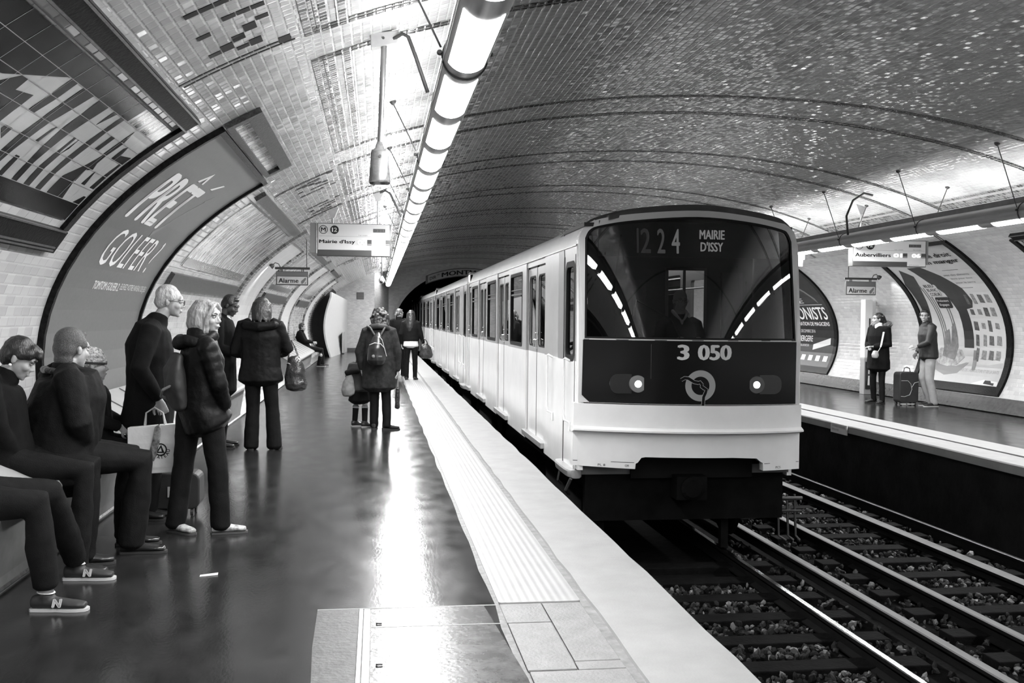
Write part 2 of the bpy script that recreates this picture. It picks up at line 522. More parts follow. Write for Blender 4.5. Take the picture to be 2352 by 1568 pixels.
# concrete slabs under the strip, nearest the camera
b = MB()
for (x0, x1, y0, y1) in ((.666, .895, 4.99, 5.315), (.90, 1.112, 4.40, 5.315), (.67, .892, 4.30, 4.975), (.675, 1.112, -2.0, 4.28), (.897, 1.112, 4.29, 4.39)):
    b.box(x0, x1, y0, y1, -.012, .001)
structure(b.build('trim_4', SLABM, bevel=.004))
# nosing of the platform edge with a slightly ragged rim
def nosing(name, xa, xb, lip, side):
    b = MB(); ins, tops, rim, low, back = [], [], [], [], []
    n = 160
    for i in range(n + 1):
        y = Y_BACK + (Y_PORTAL - Y_BACK) * i / n
        j = random.uniform(-.010, .010); k = random.uniform(-.008, .008)
        ins.append((xa + side * k, y, -.012)); tops.append((xa + side * (k + .006), y, 0)); rim.append((xb + side * (j - .012), y, 0)); low.append((xb + side * j, y, -.014))
        back.append((xb + side * j * .5, y, -lip))
    b.rings([[(p[0], p[1], p[2]) for p in r] for r in (ins, tops, rim, low, back, [(xb - side * .12, q[1], -lip) for q in back])], caps=False, closed=False)
    return structure(b.build(name, EDGE))
nosing('trim_5', 1.165, X_EDGE, .10, 1)
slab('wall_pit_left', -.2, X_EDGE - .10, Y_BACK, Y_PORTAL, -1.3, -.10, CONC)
# the opposite platform
b = MB(); b.box(7.46, 7.90, Y_BACK, 44.2, -.012, .006); structure(b.build('trim_6', tactile_mat(), bevel=.003))
b = MB(); b.box(7.36, 7.93, Y_BACK, Y_PORTAL, -.12, -.012); structure(b.build('trim_7', GROOVE))
nosing('trim_8', 7.41, X_EDGE_R, .11, -1)
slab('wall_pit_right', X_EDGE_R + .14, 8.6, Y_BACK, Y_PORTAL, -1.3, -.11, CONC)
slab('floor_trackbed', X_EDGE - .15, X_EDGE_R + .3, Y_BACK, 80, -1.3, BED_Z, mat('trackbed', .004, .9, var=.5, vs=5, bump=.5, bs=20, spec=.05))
# plinth courses at the foot of the vault
BASEM = mat('plinth_tile', .05, .25, var=.3, vs=12)
for nm, s0, s1 in (('baseboard_left', .0, .17), ('baseboard_right', VLEN - .30, VLEN)):
    ya = Y_BACK; yb = 37.9 if 'left' in nm else Y_PORTAL
    structure(plate(nm, rect(ya, yb, s0, s1), [], .03, von(.03), BASEM, ca=lin(ya, yb, 6)[1:-1], cb=lin(s0, s1, 3)[1:-1]))
b = MB(); b.box(-1.4, -.12, Y_END - .03, Y_END, 0, .17); structure(b.build('baseboard_far', BASEM))

# floor hatch with its metal rails, in the asphalt beside the slabs
h = thing('floor_hatch', 'lighter rectangular repair hatch set into the dark asphalt beside the platform edge slabs', 'hatch', (.2, 4.6, 0))
b = MB(); b.prism([(-.02, 2.2), (-.02, 5.29), (.58, 5.30), (.655, 4.2), (.655, 2.2)], 'z', -.004, .002)
b.build('cover', mat('hatch_cover', .06, .26, var=.5, vs=9, bump=.06, bs=40, spec=.3), h)
b = MB(); b.prism([(-.30, 5.31), (-.085, 5.30), (-.085, 2.2), (-.25, 2.2), (-.28, 3.2), (-.255, 4.0), (-.29, 4.7)], 'z', -.004, .0015)
b.build('patch', mat('hatch_patch', .055, .5, var=.3, vs=12, bump=.15, spec=.25), h)
b = MB(); b.box(-.08, -.062, 2.2, 5.29, -.004, .005); b.build('rail', mat('worn_metal', .55, .3, metal=.7, var=.2), h)
b = MB(); b.box(-.056, -.024, 2.2, 5.29, -.004, .003); b.build('rail', mat('steel_dark', .22, .35, metal=.8, var=.2), h)
b = MB()
for y in (5.0, 4.40):
    b.box(.005, .035, y, y + .012, .001, .0035); b.box(.005, .035, y + .03, y + .042, .001, .0035)
    b.box(.005, .012, y, y + .042, .001, .0035)
b.build('lifting_slot', mat('black_hole', .01, .9), h)
b = MB(); b.box(-.30, .655, 5.297, 5.309, -.002, .0025); b.box(-.02, .655, 4.97, 4.98, 0, .003); b.build('joint', mat('joint', .2, .6), h)

# ---------------------------------------------------------------- tile decoration on the vault
def uvs_by(o, fn):
    me = o.data; uv = me.uv_layers.new(name='UVMap')
    for p in me.polygons:
        for li, vi in zip(p.loop_indices, p.vertices): uv.data[li].uv = fn(me.vertices[vi].co)
    return o
def strip(bmlist, y0, y1, s0, s1, ds=.35, dy=3.0):
    bm = flat_bm(rect(y0, y1, s0, s1))
    ns = max(1, int((s1 - s0) / ds)); ny = max(1, int((y1 - y0) / dy))
    bisect(bm, lin(y0, y1, ny)[1:-1], lin(s0, s1, ns)[1:-1]); bmlist.append(bm)
def vault_pattern(name, rects, m, off=.004, kind='structure', parent=None):
    bl = []
    for r in rects: strip(bl, *r)
    bm = join_bm(*bl)
    uvl = bm.loops.layers.uv.new('UVMap')
    for f in bm.faces:
        for l in f.loops: l[uvl].uv = (l.vert.co.x + 40, l.vert.co.y)
    o = warp_bm(bm, name, von(off), .004, m, parent)
    if kind and parent is None: o['kind'] = kind
    return o
PANELS = [(2.3, 6.52), (7.10, 11.10), (11.92, 14.9), (15.75, 18.9), (19.75, 22.9), (23.75, 26.9), (27.75, 30.9), (31.75, 34.9), (35.75, 38.9), (39.75, 42.9)]
lines, cols = [], []
SL, SR = 4.45, VLEN - 4.45
for y0, y1 in PANELS:
    for y, sgn in ((y0, 1), (y1, -1)):
        for k, wd in ((0, .055), (.085, .028)):
            a = y + sgn * k; c = a + sgn * wd
            lines.append((min(a, c), max(a, c), SL, SR))
    for side in (0, 1):
        for k, wd in ((0, .075), (.085, .075), (.22, .075)):
            s0 = SL + k; s1 = s0 + wd
            if side: s0, s1 = VLEN - s1, VLEN - s0
            cols.append((y0 + .06, y1 - .06, s0, s1))
vault_pattern('trim_9', lines, DARKTILE)
vault_pattern('trim_10', cols, MOSAIC, off=.005)
# stepped motifs of dark tiles
mot = []
def motif(Y, s, fl=1, mir=False):
    cells = [(-.98, 0), (-.98, 1), (-.98, 2), (-.98, 3), (-.98, 5), (-.72, 2), (-.72, 3), (-.72, 4), (-.58, 0), (-.52, 4), (-.46, 3), (-.40, 3), (-.34, 2), (-.30, 2), (-.26, 1), (-.2, 0), (-.2, 1), (-.16, 3), (-.10, 3), (-.12, 2), (.02, 5), (.08, 5)]
    for dy, i in cells:
        s0 = s + i * .085
        r = [Y + fl * dy, Y + fl * (dy + .062), s0, s0 + .078]
        mot.append(r)
    for i in range(-3, 6):
        for dy, o_ in ((.08, 0), (.15, .02)):
            s0 = s + i * .085 + o_
            mot.append([Y + fl * dy, Y + fl * (dy + .022), s0, s0 + .08])
for Y, f in ((6.32, 1), (12.3, -1), (15.6, 1), (20.9, -1), (24.3, 1), (29.5, -1)):
    motif(Y, 3.86, f)
    n0 = len(mot); motif(Y + .35, 3.86, f)
    for r in mot[n0:]: r[2], r[3] = VLEN - r[3], VLEN - r[2]
for r in mot:
    if r[0] > r[1]: r[0], r[1] = r[1], r[0]
vault_pattern('trim_11', mot, mat('black_tile', .008, .3, var=.3, spec=.06), off=.004)
# ================================================================== POSTERS AND NAME PANELS
def wallfn(side, off):
    """(a, h, depth): a runs the way one reads along that wall, h is arc length up from the platform"""
    if side == 'L': return lambda a, h, d: von(off)(a, h, d)
    return lambda a, h, d: von(off)(-a, VLEN - h, d)
def wrect(side, y0, y1): return (y0, y1) if side == 'L' else (-y1, -y0)
def wall_plate(name, side, outer, holes, t, off, m, parent, smooth=None):
    a0, a1 = min(p[0] for p in outer), max(p[0] for p in outer); h0, h1 = min(p[1] for p in outer), max(p[1] for p in outer)
    nb = max(1, int((h1 - h0) / .18))
    bm = flat_bm(outer, holes); bisect(bm, (), lin(h0, h1, nb)[1:-1])
    uvl = bm.loops.layers.uv.new('UVMap')
    for f in bm.faces:
        for l in f.loops: l[uvl].uv = (l.vert.co.x + 60, l.vert.co.y)
    return warp_bm(bm, name, wallfn(side, off), t, m, parent, smooth)
def wall_text(name, side, bm, off, m, parent):
    ys = [v.co.y for v in bm.verts]; h0, h1 = min(ys), max(ys)
    n = int((h1 - h0) / .12)
    if n > 1: bisect(bm, (), lin(h0, h1, n)[1:-1])
    return warp_bm(bm, name, wallfn(side, off), 0, m, parent)
def wall_polys(name, side, polys, off, m, parent):
    bl = []
    for p in polys:
        try:
            b = flat_bm(p); h0, h1 = min(q[1] for q in p), max(q[1] for q in p)
            n = int((h1 - h0) / .15)
            if n > 1: bisect(b, (), lin(h0, h1, n)[1:-1])
            bl.append(b)
        except Exception: pass
    return warp_bm(join_bm(*bl), name, wallfn(side, off), .002, m, parent)

FRAME = mat('frame_tile', .008, .3, var=.7, vs=30, bump=.2, bs=60, spec=.05)
FRAME_MID = mat('frame_tile_worn', .05, .3, var=.6, vs=40, bump=.3, bs=70, spec=.12)
PAPER_GREY = mat('paper_grey', .125, .42, var=.08, vs=30)
PAPER_LIGHT = mat('paper_light', .44, .3, var=.04)
PAPER_DARK = mat('paper_dark', .012, .4, var=.3, spec=.2)
INK_W = mat('ink_white', .72, .45)
INK_WD = mat('ink_white_dull', .50, .45)
INK_K = mat('ink_black', .015, .5, spec=.2)
INK_G = mat('ink_grey', .13, .45)

def poster(side, y0, y1, h0, h1, label, sheet, fw=.13, bottom=.17, topw=.06, group=None, fm=None):
    """tiled poster frame on the vault with a glued sheet"""
    a0, a1 = wrect(side, y0, y1)
    x, z, nx, nz = vpt(h0 if side == 'L' else VLEN - h0)
    t = thing('advertising_poster', label, 'poster', (x, (y0 + y1) / 2, z), group)
    wall_plate('frame', side, rect(a0, a1, h0, h1), [rect(a0 + fw, a1 - fw, h0 + bottom, h1 - topw)], .06, .045, fm or FRAME, t)
    wall_plate('sheet', side, rect(a0 + fw, a1 - fw, h0 + bottom, h1 - topw), [], .02, .016, sheet, t)
    return t

# --- big grey poster on the left wall
pt = poster('L', 7.84, 10.85, .42, 3.66, 'grey advertising poster with white French lettering curving up the left wall', PAPER_GREY, fw=.05, bottom=.15, topw=.05)
wall_text('lettering', 'L', fit_text('PRET', 8.28, 9.62, 2.60, 3.15, .018, .12), .020, INK_W, pt)
wall_polys('accent', 'L', [[(9.02, 3.19), (9.09, 3.19), (9.16, 3.27), (9.20, 3.19), (9.26, 3.19), (9.17, 3.34)], [(9.62, 3.20), (9.70, 3.20), (9.90, 3.31), (9.84, 3.31)],
     [(9.55, 3.08), (9.58, 3.08), (9.58, 3.11), (9.55, 3.11)]], .021, INK_W, pt)
wall_text('lettering', 'L', fit_text('GOLFER ?', 8.52, 10.25, 2.13, 2.50, -.004, .10), .020, INK_W, pt)
wall_text('lettering', 'L', join_bm(fit_text('TOMTOM GOLFER 2.', 8.78, 9.62, 1.905, 1.985, .02), fit_text('ELEVEZ VOTRE NIVEAU DE JEU', 9.66, 10.66, 1.905, 1.985)), .020, INK_W, pt)
wall_polys('golf_club', 'L', [[(9.45, 2.50), (9.62, 2.62), (9.60, 2.66), (9.42, 2.56)], [(9.60, 2.63), (10.02, 3.08), (10.01, 3.09), (9.59, 2.65)], [(9.98, 3.04), (10.07, 3.14), (10.06, 3.16), (9.96, 3.07)]], .020, mat('ink_midgrey', .19, .5), pt)
wall_text('small_print', 'L', join_bm(*[fit_text('RATP'[k], 7.96, 7.975, 1.40 + .035 * k, 1.422 + .035 * k) for k in range(4)]), .020, INK_WD, pt)

# --- decorative tile field above the grey poster
def tile_field(side, y0, y1, h0, h1, label, cat='tile panel', grp=None):
    a0, a1 = wrect(side, y0, y1)
    x, z, nx, nz = vpt(h0 if side == 'L' else VLEN - h0)
    t = thing('tile_panel', label, cat, (x, (y0 + y1) / 2, z), grp)
    wall_plate('frame', side, rect(a0, a1, h0, h1), [rect(a0 + .10, a1 - .10, h0 + .05, h1 - .13)], .04, .045, FRAME_MID, t)
    wall_plate('field', side, rect(a0 + .10, a1 - .10, h0 + .05, h1 - .13), [], .01, .012, streak_mat(), t)
    return t
def streak_mat():
    """glazed tiles streaked dark and pale"""
    if 'streak' in MATS: return MATS['streak']
    m = mat('streak', .3, .12, spec=.6)
    nt = m.node_tree; L = nt.links; b = nt.nodes['Principled BSDF']
    uv = nd(nt, 'ShaderNodeUVMap'); mp = nd(nt, 'ShaderNodeMapping'); mp.inputs['Scale'].default_value = (6, .9, 1)
    L.new(uv.outputs[0], mp.inputs[0])
    nz = nd(nt, 'ShaderNodeTexNoise'); nz.inputs['Scale'].default_value = 2.2; nz.inputs['Detail'].default_value = 6; L.new(mp.outputs[0], nz.inputs['Vector'])
    rp = nd(nt, 'ShaderNodeValToRGB'); rp.color_ramp.elements[0].position = .40; rp.color_ramp.elements[1].position = .58
    rp.color_ramp.elements[0].color = (.02, .02, .02, 1); rp.color_ramp.elements[1].color = (.62, .62, .62, 1)
    L.new(nz.outputs['Fac'], rp.inputs[0])
    sp = nd(nt, 'ShaderNodeSeparateXYZ'); L.new(uv.outputs[0], sp.inputs[0])
    ds = []
    for i in (0, 1):
        f = mth(nt, 'FRACT', mth(nt, 'DIVIDE', sp.outputs[i], .20)); ds.append(mth(nt, 'MINIMUM', f, mth(nt, 'SUBTRACT', 1.0, f)))
    g = mth(nt, 'GREATER_THAN', mth(nt, 'MINIMUM', ds[0], ds[1]), .02)
    mx = nd(nt, 'ShaderNodeMix'); mx.data_type = 'RGBA'; L.new(g, mx.inputs[0]); mx.inputs[6].default_value = (.4, .4, .4, 1); L.new(rp.outputs[0], mx.inputs[7])
    L.new(mx.outputs[2], b.inputs['Base Color'])
    return m
tile_field('L', 7.80, 10.50, 3.68, 3.98, 'framed field of streaked glazed tiles above the grey golf poster')

# --- station name panel of big lettered tiles, nearest on the left wall
NAME_POLYS = [[(5.392, 2.748), (5.391, 2.824), (5.301, 2.824), (5.293, 2.799)], [(5.779, 2.552), (5.765, 2.699), (5.709, 2.699), (5.718, 2.552)], [(5.927, 2.552), (5.881, 2.824), (5.86, 2.953), (5.856, 3.086), (5.836, 3.222), (6.027, 3.222), (6.015, 3.086), (5.995, 2.953), (5.991, 2.824), (5.986, 2.699), (6.005, 2.552)], [(5.50, 2.552), (5.518, 2.824), (5.538, 2.953), (5.538, 3.222), (5.726, 3.222), (5.705, 3.086), (5.661, 2.953), (5.60, 2.552)], [(5.329, 2.953), (5.344, 3.086), (5.334, 3.222), (5.427, 3.222), (5.438, 3.086), (5.409, 2.953)], [(4.80, 2.552), (4.80, 2.979), (4.94, 3.086), (5.014, 3.086), (5.027, 3.006), (5.216, 3.032), (5.222, 2.953), (5.19, 2.552)], [(5.744, 2.824), (5.76, 2.927), (5.789, 2.953), (5.781, 2.824)], [(6.158, 3.086), (6.148, 3.222), (6.221, 3.222)], [(6.11, 2.824), (6.112, 2.953), (6.14, 2.953), (6.15, 2.824)], [(6.179, 2.824), (6.193, 2.953), (6.206, 2.875)], [(6.119, 2.552), (6.09, 2.699), (6.11, 2.824), (6.181, 2.824), (6.18, 2.699), (6.21, 2.552)], [(6.319, 2.552), (6.305, 2.674), (6.306, 2.824), (6.311, 2.953), (6.317, 3.086), (6.318, 3.222), (6.391, 3.222), (6.391, 3.086), (6.405, 2.953), (6.398, 2.824), (6.385, 2.699), (6.405, 2.552)], [(6.517, 2.953), (6.516, 3.086), (6.592, 3.086), (6.592, 2.953)], [(6.527, 2.552), (6.512, 2.699), (6.747, 2.699), (6.837, 2.552)], [(6.512, 2.699), (6.659, 2.824), (6.736, 2.953), (6.785, 2.953), (6.791, 2.875), (6.838, 2.824), (6.742, 2.799), (6.765, 2.699)], [(6.896, 2.699), (6.901, 2.799), (6.911, 2.824), (6.973, 2.699)], [(7.093, 2.699), (7.108, 2.824), (7.131, 2.953), (7.172, 2.953), (7.178, 2.824), (7.182, 2.699)], [(7.056, 2.552), (7.152, 2.625), (7.194, 2.625), (7.193, 2.552)], [(6.905, 2.953), (6.897, 3.059), (6.935, 3.086), (6.988, 3.006), (7.183, 3.032), (7.185, 2.953)], [(6.718, 2.953), (6.725, 3.194), (6.802, 3.086), (6.786, 2.953)],  # rightmost shapes trace reflections smeared across the letters
    [(2.6, 2.552), (2.6, 3.222), (2.75, 3.222), (2.75, 2.552)], [(3.0, 2.552), (3.0, 2.8), (3.3, 2.8), (3.3, 2.552)], [(3.0, 2.95), (3.0, 3.222), (3.3, 3.222), (3.3, 2.95)], [(3.5, 2.552), (3.5, 3.222), (3.62, 3.222), (3.62, 2.552)], [(3.8, 2.7), (3.8, 3.1), (4.1, 3.1), (4.1, 2.7)], [(4.25, 2.552), (4.25, 3.222), (4.4, 3.222), (4.4, 2.552)]]
NAME_WHITE = [[(6.5, 2.56), (6.56, 2.56), (6.56, 3.21), (6.5, 3.21)]]
def name_panel(side, y0, y1, shift, label, flip=False):
    """two moulded courses, a side course and the lettered tile sheet between them"""
    a0, a1 = wrect(side, y0, y1)
    x, z, nx, nz = vpt(2.3 if side == 'L' else VLEN - 2.3)
    t = thing('name_panel', label, 'name panel', (x, (y0 + y1) / 2, z))
    wall_plate('upper_moulding', side, rect(a0, a1 + .05, 3.43, 3.565), [], .05, .05, mat('moulding', .007, .4, var=.8, vs=26, bump=.12, bs=45, spec=.05), t)
    b = join_bm(*[flat_bm(rect(a0, a1 + .05, h, h + .012)) for h in (3.435, 3.548, 2.335, 2.2, 2.175)])
    warp_bm(b, 'moulding_ridge', wallfn(side, .062), .012, mat('moulding_ridge', .06, .3, var=.6, vs=30, spec=.3), t)
    wall_plate('lower_moulding', side, rect(a0, a1 + .12, 2.16, 2.34), [], .05, .05, MATS['moulding'], t)
    wall_plate('side_course', side, rect(a1 + .06, a1 + .17, 2.34, 3.43) if side == 'L' else rect(a0 - .17, a0 - .06, 2.34, 3.43), [], .03, .03, FRAME, t)
    wall_plate('sheet', side, rect(a0, a1, 2.411, 3.362), [], .01, .010, mat('name_tile', .34, .2, var=.06, spec=.4), t)
    sh = lambda ps: [[((p[0] + shift) if side == 'L' else (a0 + (7.2 - p[0]) if flip else a0 + p[0] - 2.2), p[1]) for p in q] for q in ps]
    wall_polys('lettering', side, sh(NAME_POLYS), .013, mat('name_black', .005, .2, spec=.06, var=.3), t)
    wall_plate('border', side, rect(a0, a1, 2.411, 2.552), [], .004, .013, MATS['name_black'], t)
    if side == 'L': wall_polys('border', side, [[(a0, 3.0), (4.5, 3.0), (4.785, 3.04), (5.30, 3.222), (a0, 3.222)]], .0135, MATS['name_black'], t)
    nb = streak_mat()
    wall_plate('border', side, rect(a0, a1 - .75, 3.222, 3.362) if side == 'L' else rect(a0 + .3, a1, 3.222, 3.362), [], .004, .013, MATS['name_black'], t)
    wall_plate('border', side, rect(a1 - .75, a1, 3.222, 3.362) if side == 'L' else rect(a0, a0 + .3, 3.222, 3.362), [], .004, .013, nb, t)  # streaked colour stands in for reflections at this end
    b = join_bm(*([flat_bm(rect(a0, a1, h - .002, h + .002)) for h in (2.552, 2.686, 2.82, 2.954, 3.088, 3.222)] + [flat_bm(rect(y, y + .004, 2.552, 3.362)) for y in lin(a0, a1, 24)[1:-1]]))
    bisect(b, (), lin(2.552, 3.362, 6)[1:-1])
    warp_bm(b, 'joint', wallfn(side, .0145), 0, mat('pale_joint', .26, .6), t)
    return t
name_panel('L', 1.6, 7.2, 0, 'tiled station name panel with giant black letters, nearest on the left wall')
name_panel('R', 9.4, 14.3, 0, 'tiled panel of giant black and white letters at the right picture edge', flip=True)

# --- far left wall: streaked panels and framed posters following one another
def far_panel(y0, y1, label):
    x, z, nx, nz = vpt(2.2)
    t = thing('tile_panel', label, 'tile panel', (x, (y0 + y1) / 2, z), None)
    wall_plate('upper_moulding', 'L', rect(y0, y1, 3.43, 3.565), [], .05, .05, FRAME_MID, t)
    wall_plate('lower_moulding', 'L', rect(y0, y1, 2.0, 2.2), [], .05, .05, FRAME_MID, t)
    wall_plate('sheet', 'L', rect(y0 + .2, y1 - .1, 2.3, 3.36), [], .01, .012, streak_mat(), t)
    wall_plate('border', 'L', rect(y0 + .2, y1 - .1, 2.3, 2.42), [], .004, .018, mat('streak_dark', .05, .15, var=.6, vs=14), t)
    return t
far_panel(11.45, 16.6, 'streaked tile panel between two mouldings, just beyond the grey poster')
p2 = poster('L', 17.0, 20.0, .42, 3.66, 'dark framed poster with grey tile border, second along the left wall', mat('paper_pale', .55, .3, var=.1), fw=.28, bottom=.15, topw=.3, fm=MOSAIC)
wall_plate('inner_border', 'L', rect(17.28, 17.5, 1.5, 3.3), [], .004, .022, MOSAIC, p2)
wall_text('lettering', 'L', fit_text('METRO', 17.8, 19.4, 1.2, 1.5), .020, INK_G, p2) if False else None
far_panel(20.6, 25.4, 'streaked tile panel above the bench, third stretch of the left wall')
p3 = poster('L', 26.0, 29.0, .42, 3.66, 'thin dark poster frame, third along the left wall', mat('paper_pale2', .6, .3, var=.08), fw=.22, bottom=.15, topw=.2, fm=MOSAIC)
far_panel(29.6, 33.8, 'streaked tile panel high on the wall over the distant seated passenger')
p4 = poster('L', 34.4, 37.2, .42, 3.66, 'farthest poster frame, ending at the dark exit opening', MATS['paper_pale2'], fw=.3, bottom=.15, topw=.3, fm=MOSAIC)

# --- right wall: the food poster
fp = poster('R', 15.98, 18.92, .33, 3.62, 'pale food poster with a bowl and rows of products behind the person in pale chinos', PAPER_LIGHT, fw=.15, bottom=.17, topw=.06)
def R(Y, s): return (-Y, VLEN - s)
def rtext(body, y_far, y_near, h0, h1, m, par, bold=0.0, shear=0.0, off=.022): return wall_text('lettering', 'R', fit_text(body, -y_far, -y_near, h0, h1, bold, shear), off, m, par)
def curve_poly(pts): return pts
# dark jacket and the pale apron of the person pictured
wall_polys('picture', 'R', [[(-18.75, 2.55), (-18.5, 2.95), (-18.2, 2.75), (-18.35, 2.3), (-18.45, 1.7), (-18.5, 1.1), (-18.62, 1.1), (-18.66, 1.8)],
    [(-18.15, 2.98), (-17.7, 2.98), (-17.3, 2.72), (-16.95, 2.40), (-16.86, 2.12), (-16.95, 1.98), (-17.15, 1.95), (-17.12, 1.2), (-17.42, 1.2), (-17.45, 1.9), (-17.6, 2.3), (-17.9, 2.6)]], .020, mat('ink_charcoal', .010, .4, var=.4, vs=8), fp)
wall_polys('picture', 'R', [[(-18.48, .98), (-18.30, .74), (-17.9, .64), (-17.5, .70), (-17.22, .92), (-17.30, .92), (-17.6, .84), (-18.0, .84), (-18.4, .98)], [(-17.12, 1.16), (-17.0, 1.16), (-16.98, .78), (-17.08, .78)]], .021, INK_G, fp)
wall_polys('picture', 'R', [[(-18.42, 1.02), (-18.2, .86), (-17.9, .82), (-17.6, .86), (-17.38, 1.02), (-17.5, 1.16), (-18.2, 1.18)]], .022, mat('ink_pale', .26, .4, var=.5, vs=14), fp)
wall_polys('picture', 'R', [[(-18.12, 1.02), (-18.05, 1.5), (-17.9, 1.55), (-17.88, 1.2), (-17.8, 1.6), (-17.68, 1.7), (-17.62, 1.2), (-17.7, .95)]], .024, mat('ink_mid', .13, .4, var=.4, vs=10), fp)
wall_polys('picture', 'R', [[(-18.3 + .08 * k, 2.5 - .05 * k), (-18.27 + .08 * k, 2.5 - .05 * k), (-18.07 + .06 * k, 1.2), (-18.10 + .06 * k, 1.2)] for k in (0, 1, 2, 6, 7)], .021, INK_G, fp)
wall_polys('label_patch', 'R', [rrect(-18.16, -17.72, 2.24, 2.52, .05), ], .024, PAPER_LIGHT, fp)
wall_polys('label_patch', 'R', [rrect(-18.02, -17.55, 1.98, 2.22, .05)], .024, PAPER_DARK, fp)
rtext('BLEU', -0 + 18.12, 17.8, 2.46, 2.53, INK_K, fp, .01, 0, .028); rtext('BLANC', 18.10, 17.76, 2.36, 2.43, INK_K, fp, .01, 0, .028); rtext('COEUR', 18.08, 17.74, 2.26, 2.33, INK_K, fp, .01, 0, .028)
rtext('Producteurs', 17.98, 17.6, 2.12, 2.17, INK_W, fp, 0, 0, .028); rtext('Engages', 17.95, 17.64, 2.02, 2.08, INK_W, fp, 0, 0, .028)
rtext('OUI,', 18.3, 17.75, 3.42, 3.53, INK_K, fp, .02)
rtext('on a tous le droit', 18.15, 16.35, 3.20, 3.32, INK_K, fp, .012)
rtext('de bien manger', 17.95, 16.3, 3.0, 3.14, INK_K, fp, .02)
rtext('avec des aliments', 17.2, 16.4, 2.70, 2.755, INK_G, fp); rtext('bons pour tous', 17.05, 16.4, 2.60, 2.655, INK_G, fp); rtext('pour la terre', 17.0, 16.4, 2.50, 2.555, INK_G, fp)
wall_polys('rule', 'R', [rect(-17.1, -16.6, 2.84, 2.85), rect(-17.1, -16.6, 2.40, 2.41)], .02, INK_G, fp)
prod = []
random.seed(5)
for r_ in range(5):
    for c_ in range(4):
        a = -17.0 + c_ * .21 + random.uniform(-.01, .01); hh = 2.16 - r_ * .27
        wd, ht = random.choice([(.05, .11), (.07, .09), (.045, .13), (.06, .06)])
        prod.append([(a - wd, hh - ht + .01), (a + wd, hh - ht), (a + wd * .9, hh + ht - .01), (a - wd * .85, hh + ht)])
wall_polys('product_picture', 'R', prod[::2], .020, mat('ink_prod', .07, .4, var=.8, vs=25), fp)
wall_polys('product_picture', 'R', prod[1::2], .020, mat('ink_prod2', .17, .4, var=.5, vs=25), fp)
wall_polys('ground', 'R', [[(-18.77, .50), (-16.13, .50), (-16.13, 1.2), (-16.2, .96), (-16.6, .90), (-18.77, .86)]], .0185, mat('ink_lightgrey', .28, .35, var=.05), fp)
rtext('ENGAGEMENT RECONNU PAR LES MINISTERES DE L AGRICULTURE ET DE LA SANTE', 18.6, 16.25, .745, .805, INK_G, fp)
rtext('bleu-blanc-coeur.org', 16.9, 16.45, .99, 1.02, INK_G, fp)
wall_polys('picture', 'R', [[(-16.95, .52), (-16.6, .62), (-16.2, .60), (-16.15, .52)]], .021, PAPER_LIGHT, fp)
wall_polys('picture', 'R', [[(-16.58, .54), (-16.56, .61), (-16.4, .61), (-16.36, .57), (-16.28, .57), (-16.27, .52), (-16.36, .53)]], .024, INK_K, fp)

# --- right wall: dark magic show poster
mp_ = poster('R', 22.62, 26.2, .33, 3.60, 'black show poster with white capital lettering half hidden behind the train', PAPER_DARK, fw=.16, bottom=.17, topw=.06)
rtext('THE', 25.1, 24.0, 2.18, 2.32, INK_W, mp_)
rtext('ILLUSIONISTS', 26.0, 23.0, 1.72, 2.06, INK_W, mp_, .012)
rtext('NOUVELLE GENERATION DE MAGICIENS', 26.0, 23.0, 1.56, 1.66, INK_W, mp_, .01)
rtext('DU 17 NOVEMBRE AU 4 DECEMBRE 2016', 26.0, 23.85, 1.38, 1.46, INK_WD, mp_)
rtext('PARIS FOLIES BERGERE', 26.0, 24.0, 1.15, 1.30, INK_W, mp_)
rtext('WWW.THEILLUSIONISTS.FR', 25.0, 24.2, 1.02, 1.08, INK_WD, mp_)
wall_polys('streak_picture', 'R', [[(-25.6, 2.6), (-24.6, 2.9), (-24.2, 2.5), (-24.1, 2.45), (-24.5, 3.0), (-25.4, 2.9)], [(-24.3, 2.9), (-23.6, 2.5), (-23.2, 2.16), (-23.25, 2.3), (-23.8, 2.75)], [(-25.9, 3.2), (-24.2, 3.15), (-23.6, 2.95), (-24.4, 3.3)]], .02, INK_G, mp_)
wall_polys('rule', 'R', [rect(-26.0, -23.05, 2.12, 2.13)], .02, INK_W, mp_)
wall_polys('banner', 'R', [[(-23.95, 1.08), (-23.0, 1.26), (-23.0, 1.10), (-23.95, .94)]], .02, INK_WD, mp_)
wall_polys('logo', 'R', [rect(-24.9 + .42 * k, -24.68 + .42 * k, .66, .80) for k in range(5)], .02, INK_W, mp_)

# --- exit opening and white partition at the far end of the left platform
xw = lambda s: vpt(s)[:2]
m_ = MB()
prof = [(-1.68, 0)] + [(-1.68 - .25 * math.sin(PI * i / 12), 2.46 * i / 12) for i in range(13)]
dk = [vpt(s)[:2] for s in lin(0, s_left(2.62), 20)]
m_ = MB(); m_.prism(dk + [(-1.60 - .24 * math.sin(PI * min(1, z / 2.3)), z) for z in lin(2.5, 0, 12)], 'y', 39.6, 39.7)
structure(m_.build('exit_shade_sheet', mat('exit_dark', .035, .6, var=.15)))  # dark sheet stands in for the shade of the exit opening
pp = [( -1.70 - .24 * math.sin(PI * min(1, z / 2.3)), z) for z in lin(.0, 2.46, 14)]
m_ = MB(); m_.rings([[(x, 38.1, z) for x, z in pp] + [(x - .06, 38.1, z) for x, z in reversed(pp)], [(-1.29, Y_END, z * .92) for x, z in pp] + [(-1.35, Y_END, z * .92) for x, z in reversed(pp)]])
structure(m_.build('wall_partition', mat('partition_white', .40, .45, var=.03), smooth=35))
m_ = MB(); m_.box(-1.42, -1.36, 41.4, 44.2, .05, .9); structure(m_.build('trim_12', mat('partition_grey', .28, .5)))
